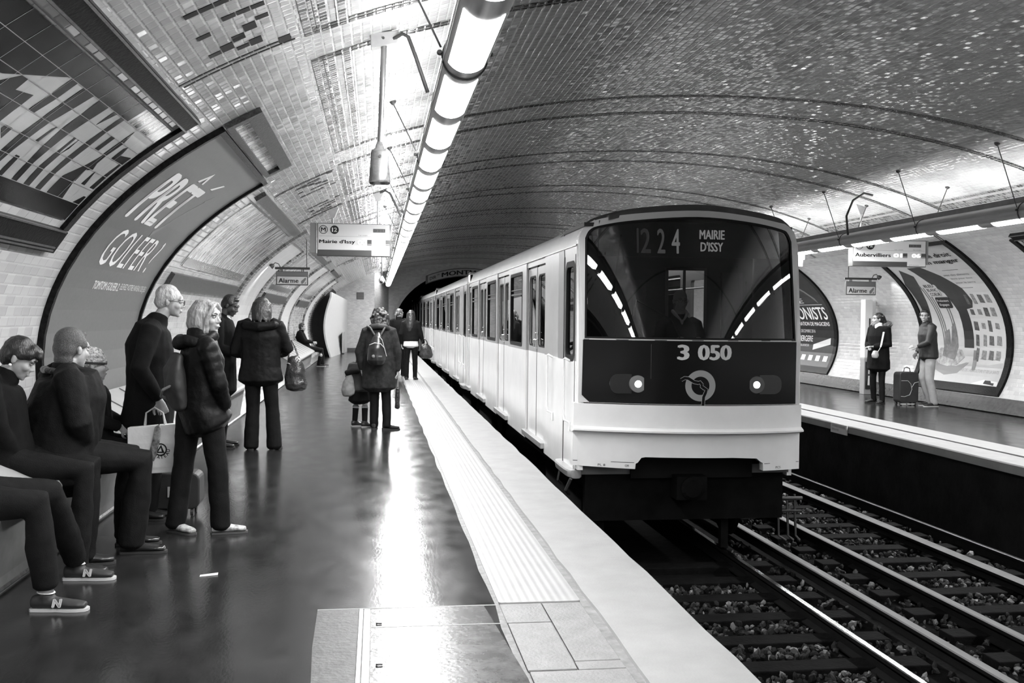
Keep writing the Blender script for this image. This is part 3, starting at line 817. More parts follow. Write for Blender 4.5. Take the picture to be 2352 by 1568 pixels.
v_ = thing('vent_grille', 'small dark square vent on the white tiled end wall', 'vent', (-.73, Y_END - .02, 2.45))
m_ = MB(); m_.box(-.89, -.58, Y_END - .03, Y_END, 2.30, 2.61); m_.build('panel', mat('vent_dark', .06, .5), v_)
m_ = MB(); [m_.box(-.87, -.60, Y_END - .045, Y_END - .028, z, z + .02) for z in lin(2.33, 2.56, 6)]; m_.build('louvre', mat('vent_louvre', .12, .4), v_)

# --- enamel direction plate over the tunnel mouth
dp = thing('direction_plate', 'enamel direction plate over the tunnel mouth behind the train', 'sign', (4.2, Y_PORTAL - .03, 3.5))
_tz = lambda x: 3.30 + .50 * math.sqrt(max(0, 1 - ((x - 4.2) / 4.2) ** 2)) * 1.0
def pf(a, b, d): return (a, Y_PORTAL - .07 + d, b + .42 * (1 - ((a - 4.2) / 2.0) ** 2) - .05)
plate('board', [(2.25, 3.12), (6.15, 3.12), (6.15, 3.52), (2.25, 3.52)], [], .05, pf, mat('enamel_dark', .06, .35), dp, ca=lin(2.25, 6.15, 12)[1:-1])
plate('field', [(2.36, 3.16), (6.04, 3.16), (6.04, 3.48), (2.36, 3.48)], [], .006, lambda a, b, d: (lambda p: (p[0], p[1] - .006, p[2]))(pf(a, b, d)), mat('enamel_pale', .30, .35), dp, ca=lin(2.36, 6.04, 12)[1:-1])
bm = join_bm(fit_text('DIR', 2.44, 2.74, 3.23, 3.38, .01), fit_text('ON', 2.78, 2.90, 3.34, 3.42), fit_text('MONTMARTRE', 3.0, 5.95, 3.21, 3.42, .02))
bisect(bm, lin(2.4, 6, 14))
warp_bm(bm, 'lettering', lambda a, b, d: (lambda p: (p[0], p[1] - .012, p[2]))(pf(a, b, d)), 0, INK_K, dp)
# ================================================================== LIGHT PIPES
ALU = mat('alu', .34, .38, metal=.3, var=.12, vs=5, stretch=(6, .4, 6))
ALU_D = mat('alu_dark', .16, .4, metal=.6, var=.2)
STEEL = mat('steel', .30, .35, metal=.7, var=.15)
DARKM = mat('dark_metal', .05, .45, metal=.3)
CABLE = mat('cable', .035, .6)
DIFF = glow('diffuser_glow', 1.0, TUBE_GLOW)
UPL = glow('uplight_glow', 1.0, UPLIGHT_GLOW)
PITCH = 1.28
LIT = .98

def light_pipe(name, xc, zc, wall, label, ya, yb, hang, r=.126):
    """wall = -1 when the platform wall lies towards -X"""
    t = thing(name, label, 'light fitting', (xc, (ya + yb) / 2, zc))
    P = lambda ang, rad, y: (xc + wall * rad * math.sin(ang), y, zc - rad * math.cos(ang))      # angle from straight down towards the wall
    n = 36
    b = MB(); b.rings([[P(2 * PI * j / n, r, y) for j in range(n)] for y in (ya, yb)])
    # shallow ribs along the shell
    b.build('shell', ALU, t, smooth=40)
    b = MB()
    for a in (-78, 78, -100):
        a = math.radians(a); b.rings([[P(a - .03, r, y), P(a - .03, r + .006, y), P(a + .03, r + .006, y), P(a + .03, r, y)] for y in (ya, yb)])
    b.build('rib', ALU, t)
    # added fin along the top, keeps the uplight off the track side
    b = MB(); f0 = math.radians(183)
    p0 = P(f0, r - .004, 0); b.box(p0[0] - .004, p0[0] + .004, ya, yb, p0[2] - .01, p0[2] + .075)
    b.build('fin', ALU_D, t)
    k = 0; y = 4.61 + math.ceil((ya - 4.61) / PITCH) * PITCH
    while y + LIT < yb:
        b = MB(); arcs = [math.radians(q) for q in lin(-46, 56, 14)]
        b.rings([[P(a, r + .003, yy) for a in arcs] + [P(a, r - .006, yy) for a in reversed(arcs)] for yy in (y, y + LIT)])
        b.build('diffuser', DIFF, t, smooth=40)
        b = MB(); arcs = [math.radians(q) for q in lin(109, 168, 9)]
        b.rings([[P(a, r + .003, yy) for a in arcs] + [P(a, r - .004, yy) for a in reversed(arcs)] for yy in (y + .04, y + LIT - .04)])
        b.build('uplight_slot', UPL, t, smooth=40)
        if y > 42.5: y += PITCH; continue
        ld = bpy.data.lights.new('diffuser_helper_light', 'AREA'); ld.shape = 'RECTANGLE'; ld.size = .16; ld.size_y = LIT - .04; ld.energy = LAMP_WATTS; ld.spread = math.radians(LAMP_SPREAD)
        lo = bpy.data.objects.new('diffuser_helper_light', ld); COL.objects.link(lo); lo.parent = t; lo.matrix_parent_inverse = inv_of(t)
        lo.location = (xc + wall * .035, y + LIT / 2, zc - r - .008); lo.rotation_euler = (0, -wall * math.radians(9), 0)  # added area light, hung just under the diffuser
        y += PITCH; k += 1
    for y in hang:
        b = MB(); b.lathe((xc, y - .008, zc), [(r + .001, 0), (r + .009, 0), (r + .009, .016), (r + .001, .016)], (0, 1, 0), 36)
        for sx in (-1, 1):
            b.lathe((xc + sx * (r + .02), y - .018, zc + .02), [(.012, 0), (.016, .008), (.016, .022), (.011, .03)], (0, 1, 0), 10)
        b.build('clamp_ring', DARKM, t, smooth=40)
        for sx in (-1, 1):
            xt = xc + sx * (.36 if sx == wall else .42)
            s = _S[min(range(_N + 1), key=lambda i: abs(_PT[i][0] - xt) if _PT[i][1] > 2.5 else 9)]
            zt = vpt(s)[1]
            b = MB(); b.tube([(xc + sx * (r + .012), y, zc + .05), (xt, y, zt - .01)], .006, 6)
            b.lathe((xt, y, zt - .035), [(.008, 0), (.03, .018), (.035, .04)], (0, 0, 1), 10)
            b.build('hanger_rod', DARKM, t)
    return t
light_pipe('light_pipe', .49, 3.045, -1, 'long tubular light pipe with glowing segments hung over the near platform', Y_BACK + .1, 46.3,
           [-7, -3.2, .61, 5.745, 9.36, 11.9, 14.44, 18.25, 22.06, 25.87, 29.68, 33.49, 37.3, 41.1, 44.9])
light_pipe('light_pipe', 7.97, 2.93, 1, 'long tubular light pipe hung over the opposite platform', Y_BACK + .1, 44.2,
           [-7, -3.2, .61, 4.42, 8.23, 11.4, 13.75, 16.2, 18.5, 22.06, 25.87, 29.68, 33.49, 37.3, 41.1])

# ---------------------------------------------------------------- loudspeaker on its pole, nearest the camera
ls = thing('loudspeaker', 'tapered metal loudspeaker on a pole hung from the vault beside the near light pipe', 'loudspeaker', (.03, 7.0, 3.5))
b = MB(); b.prism([(-.055, 3.40), (.125, 3.44), (.135, 3.53), (-.06, 3.50)], 'y', 6.97, 7.06); b.build('ceiling_bracket', mat('painted_grey', .34, .4, var=.15), ls, bevel=.006)
b = MB(); b.tube([(.035, 7.0, 3.43), (.012, 7.0, 2.70)], .021, 12); b.build('pole', STEEL, ls, smooth=40)
b = MB()
def sqr(x, y, z, wx, wy, q=.25, n=16):
    out = []
    for j in range(n):
        a = 2 * PI * j / n; c, s_ = math.cos(a), math.sin(a)
        out.append((x + wx * math.copysign(abs(c) ** q, c), y + wy * math.copysign(abs(s_) ** q, s_), z))
    return out
b.rings([sqr(.012, 7.0, z, wx, wy, .5) for z, wx, wy in ((2.76, .022, .022), (2.715, .034, .034), (2.70, .058, .05), (2.68, .064, .055), (2.60, .066, .06), (2.49, .076, .085), (2.475, .072, .08), (2.50, .06, .07))])
b.build('housing', mat('brushed_steel', .32, .25, metal=.85, var=.2, vs=7, stretch=(1, 1, 5)), ls, smooth=35)
b = MB(); b.lathe((.012, 6.935, 2.655), [(.010, 0), (.010, .01), (.004, .012)], (0, 1, 0), 10); b.lathe((.03, 6.965, 3.47), [(.009, 0), (.009, .02)], (0, 1, 0), 10); b.build('screw', DARKM, ls)
b = MB(); b.tube([(.10, 6.98, 3.47), (.16, 6.95, 3.50), (.20, 6.95, 3.48), (.25, 6.97, 3.36), (.34, 7.02, 3.12)], .014, 8); b.build('conduit', CABLE, ls, smooth=60)
# small dome camera hanging far along the platform
cc = thing('security_camera', 'small dome security camera on a thin pole far down the near platform', 'camera', (.09, 22, 3.5))
b = MB(); b.tube([(.08, 22, vpt(s_left(3.53))[1]), (.10, 22, 2.42)], .014, 8); b.build('pole', DARKM, cc)
b = MB(); b.lathe((.10, 22, 2.27), [(.01, 0), (.05, .015), (.066, .05), (.07, .09), (.03, .15), (.015, .17)], (0, 0, 1), 16); b.build('dome', mat('dome_grey', .3, .2, var=.2), cc, smooth=60)
b = MB(); b.ell((.09, 21.94, 2.31), .03, .02, .03); b.build('lens', mat('lens_black', .01, .1), cc, smooth=60)

# ================================================================== SIGNS
WHITE = mat('sign_white', .48, .35)
SIGN_D = mat('sign_dark', .045, .3)
SIGN_G = mat('sign_grey', .20, .3)
LITW = glow('led_glow', 1.0, 1.6)
def ring_bm(cx, cz, r0, r1, n=28): return flat_bm(circ(cx, cz, r1, n), [circ(cx, cz, r0, n)])

def info_sign(label, x0, x1, y, z0, z1, dest, n1, n2, clock, hang, left_housing, line_no=True):
    t = thing('information_sign', label, 'sign', ((x0 + x1) / 2, y, z0))
    W = x1 - x0; H = z1 - z0
    f = lambda off: (lambda a, b, d: (a, y - off + d, b))
    m_ = MB(); m_.box(x0, x1, y, y + .16, z0, z1); m_.build('case', SIGN_D, t, bevel=.006)
    plate('face', rect(x0 + .015, x1 - .015, z0 + .19 * H, z1 - .01), [], .004, f(.004), WHITE, t)
    plate('band', rect(x0 + .012, x0 + W * .735, z0 + .012, z0 + .19 * H), [], .004, f(.004), SIGN_D, t)
    plate('notice', rect(x0 + W * .74, x1 - .015, z0 + .012, z0 + .24 * H), [], .004, f(.006), WHITE, t)
    bm = fit_text('RATP information', x0 + W * .76, x0 + W * .90, z0 + .05 * H, z0 + .085 * H); warp_bm(bm, 'small_print', f(.0075), 0, INK_G, t)
    m_ = MB(); m_.box(x0 + .03, x1 - .03, y - .0055, y - .004, z0 + .60 * H, z0 + .606 * H); m_.build('rule', INK_G, t)
    # line symbols
    mz = z0 + .80 * H; r = .095 * W * .62
    if line_no:
        cx = x0 + .085 * W
        bm = join_bm(ring_bm(cx, mz, r - .010, r), fit_text('M', cx - r * .55, cx + r * .55, mz - r * .5, mz + r * .5, .012)); warp_bm(bm, 'metro_symbol', f(.006), 0, INK_K, t)
        cx = x0 + .235 * W
        warp_bm(flat_bm(circ(cx, mz, r)), 'line_disc', f(.006), 0, INK_K, t)
        warp_bm(fit_text('12', cx - r * .6, cx + r * .6, mz - r * .5, mz + r * .5, .03), 'line_number', f(.0075), 0, INK_W, t)
        m_ = MB(); m_.box(x0 + .76 * W, x0 + .925 * W, y - .006, y - .003, z0 + .74 * H, z0 + .85 * H); m_.build('clock', SIGN_D, t)
        warp_bm(fit_text(clock, x0 + .78 * W, x0 + .91 * W, z0 + .765 * H, z0 + .825 * H), 'clock_digits', f(.0075), 0, INK_G, t)
    warp_bm(join_bm(fit_text('1er train', x0 + .565 * W, x0 + .68 * W, z0 + .625 * H, z0 + .665 * H), fit_text('2e train', x0 + .815 * W, x0 + .93 * W, z0 + .625 * H, z0 + .665 * H)), 'small_print', f(.006), 0, INK_G, t)
    warp_bm(fit_text(dest, x0 + .03 * W, x0 + .515 * W, z0 + .355 * H, z0 + .50 * H, .018), 'destination', f(.006), 0, INK_K, t)
    for q, num in ((.55, n1), (.80, n2)):
        m_ = MB(); m_.box(x0 + (q + .13) * W, x0 + (q + .19) * W, y - .006, y - .003, z0 + .34 * H, z0 + .51 * H); m_.build('display', SIGN_D, t)
        warp_bm(fit_text(num, x0 + q * W, x0 + (q + .12) * W, z0 + .35 * H, z0 + .50 * H, .03), 'minutes', f(.009), .003, LITW, t)
        warp_bm(fit_text('min', x0 + (q + .135) * W, x0 + (q + .185) * W, z0 + .36 * H, z0 + .39 * H), 'small_print', f(.0075), 0, INK_W, t)
    if left_housing:
        m_ = MB(); m_.box(x0 - .11, x0 - .055, y + .02, y + .24, z0 + .10 * H, z1); m_.box(x0 - .055, x0 - .012, y + .02, y + .24, z0 + .10 * H, z1); m_.build('housing', SIGN_G, t)
    if not left_housing:
        m_ = MB(); m_.box(x1, x1 + .05, y + .02, y + .20, z0 + .05, z1); m_.build('housing', SIGN_G, t)
    for xt, xb in hang:
        s = min(range(_N + 1), key=lambda i: abs(_PT[i][0] - xt) if _PT[i][1] > 2.3 else 9); zt = _PT[s][1]
        m_ = MB(); m_.tube([(xt, y + .08, zt - .06), (xb, y + .08, z1)], .016, 8); m_.build('hanger_pole', mat('painted_grey', .34, .4), t)
        m_ = MB(); m_.prism([(xt - .10, zt + .03), (xt + .10, zt + .03), (xt + .03, zt - .14), (xt - .03, zt - .14)], 'y', y + .05, y + .11); m_.build('hanger_bracket', mat('painted_grey', .34, .4), t)
    return t
info_sign('white hanging train display over the near platform naming Mairie d\'Issy', -.934, .204, 15.8, 2.49, 3.0, "Mairie d'Issy", '00', '06', '12:24', [(-.70, -.70), (.0, .0)], True)
cd = thing('cable_conduit', 'curved dark conduit looping from the vault into the near light pipe above the train display', 'conduit', (.15, 15.8, 3.5))
b = MB(); b.tube([(.03, 15.85, 3.50), (.12, 15.85, 3.53), (.19, 15.85, 3.49), (.26, 15.85, 3.35), (.37, 15.85, 3.13)], .018, 8); b.build('pipe', CABLE, cd, smooth=60)
info_sign('white hanging train display over the opposite platform naming Aubervilliers', 8.14, 9.50, 16.3, 2.51, 2.97, 'Aubervilliers', '01', '06', '12:24', [(8.32, 8.32)], False)
cd = thing('cable_conduit', 'curved dark conduit dropping from the vault to the opposite light pipe', 'conduit', (7.9, 15.3, 3.6))
b = MB(); b.tube([(8.05, 15.45, 3.62), (7.92, 15.5, 3.66), (7.78, 15.6, 3.55), (7.72, 15.7, 3.3), (7.80, 15.8, 3.0)], .018, 8); b.build('pipe', CABLE, cd, smooth=60)

def alarm_sign(label, x0, x1, y, z0, z1, xh, lamp):
    t = thing('alarm_sign', label, 'sign', ((x0 + x1) / 2, y, z0))
    H = z1 - z0; W = x1 - x0
    m_ = MB(); m_.box(x0, x1, y, y + .06, z0, z1); m_.build('case', mat('alarm_case', .07, .35), t, bevel=.004)
    f = lambda off: (lambda a, b, d: (a, y - off + d, b))
    plate('face', rect(x0 + .02, x1 - .02, z0 + .02, z0 + .62 * H), [], .004, f(.005), mat('alarm_face', .5, .35), t)
    plate('band', rect(x0 + .01, x1 - .01, z0 + .66 * H, z1 - .01), [], .004, f(.005), mat('alarm_band', .14, .35), t)
    warp_bm(fit_text('Alarme', x0 + .08 * W, x0 + .70 * W, z0 + .17 * H, z0 + .50 * H, .015), 'lettering', f(.007), 0, mat('ink_alarm', .15, .4), t)
    warp_bm(join_bm(flat_bm([(x0 + .78 * W, z0 + .12 * H), (x0 + .84 * W, z0 + .12 * H), (x0 + .93 * W, z0 + .42 * H), (x0 + .93 * W, z0 + .55 * H), (x0 + .90 * W, z0 + .55 * H), (x0 + .78 * W, z0 + .3 * H)]), flat_bm([(x0 + .88 * W, z0 + .12 * H), (x0 + .93 * W, z0 + .12 * H), (x0 + .93 * W, z0 + .28 * H)])), 'pictogram', f(.007), 0, mat('ink_alarm', .15, .4), t)
    m_ = MB(); m_.box(x0 - .02, x1 + .03, y + .01, y + .05, z1 + .035, z1 + .075)
    for q in (.15, .20, .8, .85): m_.box(x0 + q * W - .008, x0 + q * W + .008, y + .02, y + .04, z1, z1 + .04)
    m_.build('rail', DARKM, t)
    s = min(range(_N + 1), key=lambda i: abs(_PT[i][0] - xh) if _PT[i][1] > 2.0 else 9); zt = _PT[s][1]
    m_ = MB(); m_.tube([(xh, y + .03, zt + .01), (xh, y + .03, z1 + .06)], .010, 8)
    m_.lathe((xh, y + .03, zt - .05), [(.02, 0), (.05, .04), (.05, .07)], (0, 0, 1), 10); m_.build('hanger_rod', DARKM, t)
    # little gooseneck lamp on the rail, throwing a patch of light on the wall
    lx, d = lamp
    m_ = MB(); m_.tube([(lx, y + .03, z1 + .07), (lx + d * .03, y + .03, z1 + .13), (lx + d * .09, y + .03, z1 + .15), (lx + d * .14, y + .03, z1 + .10)], .008, 8); m_.build('lamp_arm', DARKM, t)
    m_ = MB(); m_.lathe((lx + d * .11, y + .03, z1 + .12), [(.015, 0), (.04, .03), (.05, .075), (.045, .07), (.01, .03)], (d * .8, 0, -.6), 14); m_.build('lamp_shade', DARKM, t, smooth=50)
    ld = bpy.data.lights.new('lamp', 'SPOT'); ld.energy = 40; ld.spot_size = math.radians(48); ld.spot_blend = .4; ld.shadow_soft_size = .03
    lo = bpy.data.objects.new('lamp', ld); COL.objects.link(lo); lo.parent = t; lo.matrix_parent_inverse = inv_of(t)
    lo.location = (lx + d * .15, y + .03, z1 + .08); lo.rotation_euler = Vector((d * .8, .35, -.6)).to_track_quat('-Z', 'Y').to_euler()
    return t
alarm_sign('small hanging Alarme sign over the near platform bench', -1.772, -1.214, 18.0, 2.09, 2.335, -1.24, (-1.70, -1))
alarm_sign('small hanging Alarme sign on the opposite platform, with a gooseneck lamp', 9.36, 10.0, 19.0, 2.085, 2.36, 9.42, (9.93, 1))

# edge notice on the opposite platform lip
en = thing('edge_notice', 'small white enamel notice on the opposite platform edge, between the rails and people', 'notice', (X_EDGE_R, 14.2, -.06))
b = MB(); b.box(6.925, 6.94, 13.95, 14.48, -.145, .0); b.build('plate', mat('notice_white', .6, .4), en)
def nf(a, b_, d): return (6.923, 14.46 - a, b_)
warp_bm(join_bm(fit_text('IL EST INTERDIT DE DESCENDRE', .03, .46, -.055, -.025), fit_text('SUR LA VOIE', .03, .25, -.105, -.075)), 'lettering', nf, 0, INK_G, en)

# alarm post and pale cabinet against the opposite wall
ap = thing('alarm_post', 'narrow alarm post with a dark glazed lower door against the opposite wall', 'alarm post', (10.35, 20.0, 0))
b = MB(); b.box(10.27, 10.44, 19.95, 20.15, .78, 2.02); b.build('upper_case', mat('post_white', .68, .4), ap, bevel=.01)
b = MB(); b.box(10.27, 10.44, 19.95, 20.15, .0, .78); b.build('lower_case', mat('post_grey', .30, .4), ap, bevel=.01)
b = MB(); b.box(10.295, 10.415, 19.93, 19.952, .12, .70); b.build('door', mat('glass_dark', .02, .1), ap)
b = MB(); b.box(10.36, 10.385, 19.935, 19.952, 1.35, 1.62); b.box(10.355, 10.385, 19.935, 19.952, .84, 1.10); b.build('slot', mat('black_hole', .01, .9), ap)
b = MB(); b.tube([(10.36, 19.92, .20), (10.37, 19.915, .40)], .022, 8); b.tube([(10.36, 19.92, .44), (10.365, 19.915, .60)], .014, 8); b.build('extinguisher', INK_WD, ap)
cb = thing('wall_cabinet', 'plain pale cabinet door standing behind the person in the fur-trimmed hood', 'cabinet', (10.55, 20.4, 0))
b = MB(); b.box(10.47, 10.72, 20.35, 20.5, .26, 2.0); b.build('body', mat('cabinet_white', .66, .4, var=.03), cb, bevel=.008)
b = MB(); b.box(10.48, 10.71, 20.338, 20.352, .29, 1.97); b.build('door', mat('cabinet_white2', .62, .4), cb)
tp = thing('ceiling_tap', 'small pale bracket hanging under the opposite light pipe beside the train', 'bracket', (7.93, 18.0, 2.7))
b = MB(); b.box(7.84, 8.02, 17.97, 18.03, 2.71, 2.80); b.box(7.88, 7.98, 17.97, 18.03, 2.58, 2.72); b.build('bracket_body', mat('bracket_white', .7, .4), tp, bevel=.008)

# ================================================================== TRACKS
RUST = mat('rail_side', .005, .7, var=.3, spec=.1)
RAIL_TOP = mat('rail_top', .62, .16, metal=1.0, var=.15, vs=3, stretch=(8, .3, 1))
RAIL_DULL = mat('rail_dull', .34, .42, metal=.75, var=.3, vs=4, stretch=(8, .5, 1))
RAIL_THIRD = mat('rail_third', .08, .5, metal=.2, var=.35, vs=3, stretch=(8, .6, 1))
def rail(x, label, top, hw=.033, h=.14, z=RAIL_Z, y0=Y_BACK, y1=80, name='rail'):
    t = thing(name, label, 'rail', (x, 15, z - h))
    b = MB(); b.prism([(x - .065, z - h), (x + .065, z - h), (x + .065, z - h + .012), (x + .010, z - h + .03), (x + .010, z - .04), (x + hw, z - .03), (x + hw, z - .003), (x - hw, z - .003), (x - hw, z - .03), (x - .010, z - .04), (x - .010, z - h + .03), (x - .065, z - h + .012)], 'y', y0, y1)
    b.build('web', RUST, t)
    b = MB(); b.prism([(x - hw, z - .003), (x + hw, z - .003), (x + hw * .7, z + .003), (x - hw * .7, z + .003)], 'y', y0, y1); b.build('running_surface', top, t)
    return t
rail(3.70, 'brightly polished running rail leaving the front of the train on its right wheel', RAIL_TOP)
rail(2.265, 'running rail under the platform side of the train', RAIL_TOP)
rail(4.31, 'dull broad conductor rail between the tracks, nearest the train', RAIL_THIRD, .05, .10)
rail(5.01, 'broad greyish rail in the middle of the track bed, beyond the conductor rail', RAIL_THIRD, .048, .14)
rail(6.09, 'flat grubby rail below the opposite platform, inner of the last two', mat('rail_grubby', .08, .6, var=.4, vs=3), .07, .10)
rail(6.64, 'thin rail farthest across the track bed, close under the opposite platform', RAIL_DULL, .028)
# thin cable along the middle rail
ck = thing('track_cable', 'thin dark cable laid along the middle rail', 'cable', (5.14, 12, -.95))
b = MB(); b.tube([(5.13 + .03 * math.sin(y * .35), y, -.955) for y in lin(0, 30, 60)], .012, 6); b.build('sheath', CABLE, ck, smooth=60)

SLP = mat('sleeper_wood', .004, .8, var=.5, vs=8, bump=.4, bs=30, spec=.05)
sl = MB(); sl.box(-1.15, 1.15, -.11, .11, -.06, .05)
near = sl.build('sleeper', SLP, bevel=.01)
near.location = (2.98, 3.4, -1.058)
tag(near, 'dark wooden sleeper half sunk in the ballast under the near track', 'sleeper', 'sleepers of the near track')
for i in range(1, 12):
    c = near.copy(); COL.objects.link(c); c.location = (2.98, 3.4 + .6 * i, -1.058)
far0 = near.copy(); COL.objects.link(far0); far0.location = (5.82, 5.2, -1.058)
tag(far0, 'dark wooden sleeper half sunk in the ballast under the far track', 'sleeper', 'sleepers of the far track')
for i in range(1, 18):
    c = far0.copy(); COL.objects.link(c); c.location = (5.82, 5.2 + .6 * i, -1.058)

def ballast():
    random.seed(7)
    b = MB()
    g_ = (1 + 5 ** .5) / 2
    base = [Vector(p).normalized() for p in ((-1, g_, 0), (1, g_, 0), (-1, -g_, 0), (1, -g_, 0), (0, -1, g_), (0, 1, g_), (0, -1, -g_), (0, 1, -g_), (g_, 0, -1), (g_, 0, 1), (-g_, 0, -1), (-g_, 0, 1))]
    fcs = [(0, 11, 5), (0, 5, 1), (0, 1, 7), (0, 7, 10), (0, 10, 11), (1, 5, 9), (5, 11, 4), (11, 10, 2), (10, 7, 6), (7, 1, 8), (3, 9, 4), (3, 4, 2), (3, 2, 6), (3, 6, 8), (3, 8, 9), (4, 9, 5), (2, 4, 11), (6, 2, 10), (8, 6, 7), (9, 8, 1)]
    def stone(x, y, z, r):
        e = Euler((random.uniform(0, 6), random.uniform(0, 6), random.uniform(0, 6))).to_matrix()
        s = Vector((random.uniform(.7, 1.4), random.uniform(.6, 1.2), random.uniform(.45, .9)))
        b.add([Vector((x, y, z)) + e @ Vector((p.x * s.x, p.y * s.y, p.z * s.z)) * r * random.uniform(.68, 1.22) for p in base], fcs, random.choice((0, 0, 0, 1, 1, 2)))
    for x0, x1, y0, y1, n in ((1.75, 3.6, 3.2, 9.5, 4200), (3.78, 4.24, 4, 11, 500), (4.4, 4.94, 5, 13, 600), (5.14, 6.02, 5.5, 16, 2600), (6.2, 6.58, 7, 16, 500)):
        for _ in range(n):
            y = random.uniform(y0, y1); x = random.uniform(x0, x1)
            g = abs(((y - 3.4) / .6 + .5) % 1 - .5) * .6
            stone(x, y, -1.055 + (.02 if g > .16 else -.02) + random.uniform(-.02, .025), random.uniform(.018, .04))
    o = b.build('ballast', [mat('stone_dark', .007, .7, var=.5, spec=.15), mat('stone_mid', .022, .6, var=.5, spec=.2), mat('stone_pale', .085, .5, var=.4)])
    tag(o, 'dark broken ballast stones between the rails', 'ballast', kind='stuff')
ballast()
for k, (x, y, z, r) in enumerate(((6.75, 14.6, -.98, .4), (6.72, 13.2, -.99, .2))):
    o = thing('litter_scrap', ('crumpled pale paper scrap at the foot of the opposite platform wall', 'second small paper scrap nearer along the same wall foot')[k], 'litter', (x, y, z))
    b = MB(); b.add([(x - .04, y, z), (x + .03, y - .05, z + .01), (x + .05, y + .05, z + .04), (x - .02, y + .06, z + .015), (x, y, z + .03)], [(0, 1, 4), (1, 2, 4), (2, 3, 4), (3, 0, 4)]); b.build('scrap', PAPER_LIGHT, o)

# ================================================================== BENCHES
SEATW = mat('bench_white', .34, .35, var=.06)
SEATG = mat('bench_grey', .16, .5, var=.2)
def bench(label, y0, y1, dz=0.0):
    t = thing('bench', label, 'bench', (-2.1, (y0 + y1) / 2, 0))
    b = MB(); b.prism([(x_, z_ + dz) for x_, z_ in ((-2.46, .80), (-1.95, .525), (-1.90, .495), (-1.88, .46), (-1.89, .43), (-1.925, .415), (-1.975, .43), (-2.47, .70))], 'y', y0, y1); b.build('seat_slab', SEATW, t, bevel=.008)
    b = MB(); b.prism([(-2.46, .69 + dz), (-1.99, .43 + dz), (-2.05, .09), (-2.05, .0), (-2.40, 0)], 'y', y0 + .03, y1 - .03); b.build('plinth', SEATG, t)
    b = MB()
    for y in lin(y0, y1, int((y1 - y0) / .7))[1:-1]: b.rings([[(-2.43, y + k, .798 + dz), (-1.95, y + k, .528 + dz), (-1.95, y + k, .518 + dz), (-2.43, y + k, .788 + dz)] for k in (-.006, .006)])
    b.build('seam', SEATG, t)
    return t
bench('long sloping white bench slab along the near left wall under the seated crowd', 5.62, 15.6, .05)
bench('far sloping white bench slab where a lone passenger sits near the exit', 24.0, 31.6)
fl = thing('litter_scrap', 'thin white paper sliver on the floor in front of the seated feet', 'litter', (-.98, 6.05, 0))
_x, _y = -.98, 6.05
b = MB(); b.add([(_x - .05, _y, .002), (_x + .05, _y + .03, .002), (_x + .05, _y + .05, .012), (_x - .05, _y + .02, .008)], [(0, 1, 2, 3)]); b.build('scrap', PAPER_LIGHT, fl)
# ================================================================== TRAIN
XL, XR, XM = 2.04, 4.40, 3.22
YF = 9.95
T_WHITE = mat('coach_white', .66, .22, var=.05, vs=2.5, spec=.55)
T_GREY = mat('coach_grey', .26, .25, var=.06, vs=3, spec=.55)
T_ROOF = mat('coach_roof', .035, .55, var=.3)
T_BLACK = mat('coach_black', .007, .16, spec=.14)
T_RUB = mat('rubber_black', .008, .6, spec=.1)
T_IN = mat('saloon_wall', .30, .5)
T_INF = mat('saloon_floor', .10, .4)
T_SEAT = mat('saloon_seat', .10, .6)
T_FRAME = mat('front_frame', .42, .3)
CHROME = mat('chrome', .65, .12, metal=1.0)
GLASS = pane('window_glass', .20)
WIND = pane('windscreen_glass', .62)
UND = mat('underframe', .004, .85, var=.4, spec=.05)
SALOON = glow('saloon_light', 1.0, SALOON_GLOW)

Z0, ZW, ZT, ZG = -.10, 1.11, 2.30, 2.56     # skirt, waist, window-band top, gutter
CANT = [(XL, ZT), (XL + .015, 2.38), (XL + .05, 2.47), (XL + .10, 2.525), (XL + .18, 2.572), (XL + .32, 2.616)]
ROOF = [(XL + .30, 2.612), (XL + .45, 2.645), (XL + .75, 2.68), (XM, 2.705)]
DOORS = [(2.10, 3.65), (5.50, 7.00), (8.75, 10.15)]
WINS = [(4.03, 5.28), (7.22, 8.52), (10.33, 11.55)]
LCAR = 12.55

def sidefn(y0, x, out):
    """(along, z, depth) -> world; out=-1 for the platform side, depth goes inwards"""
    return lambda a, b, d: (x - out * d, y0 + a, b)

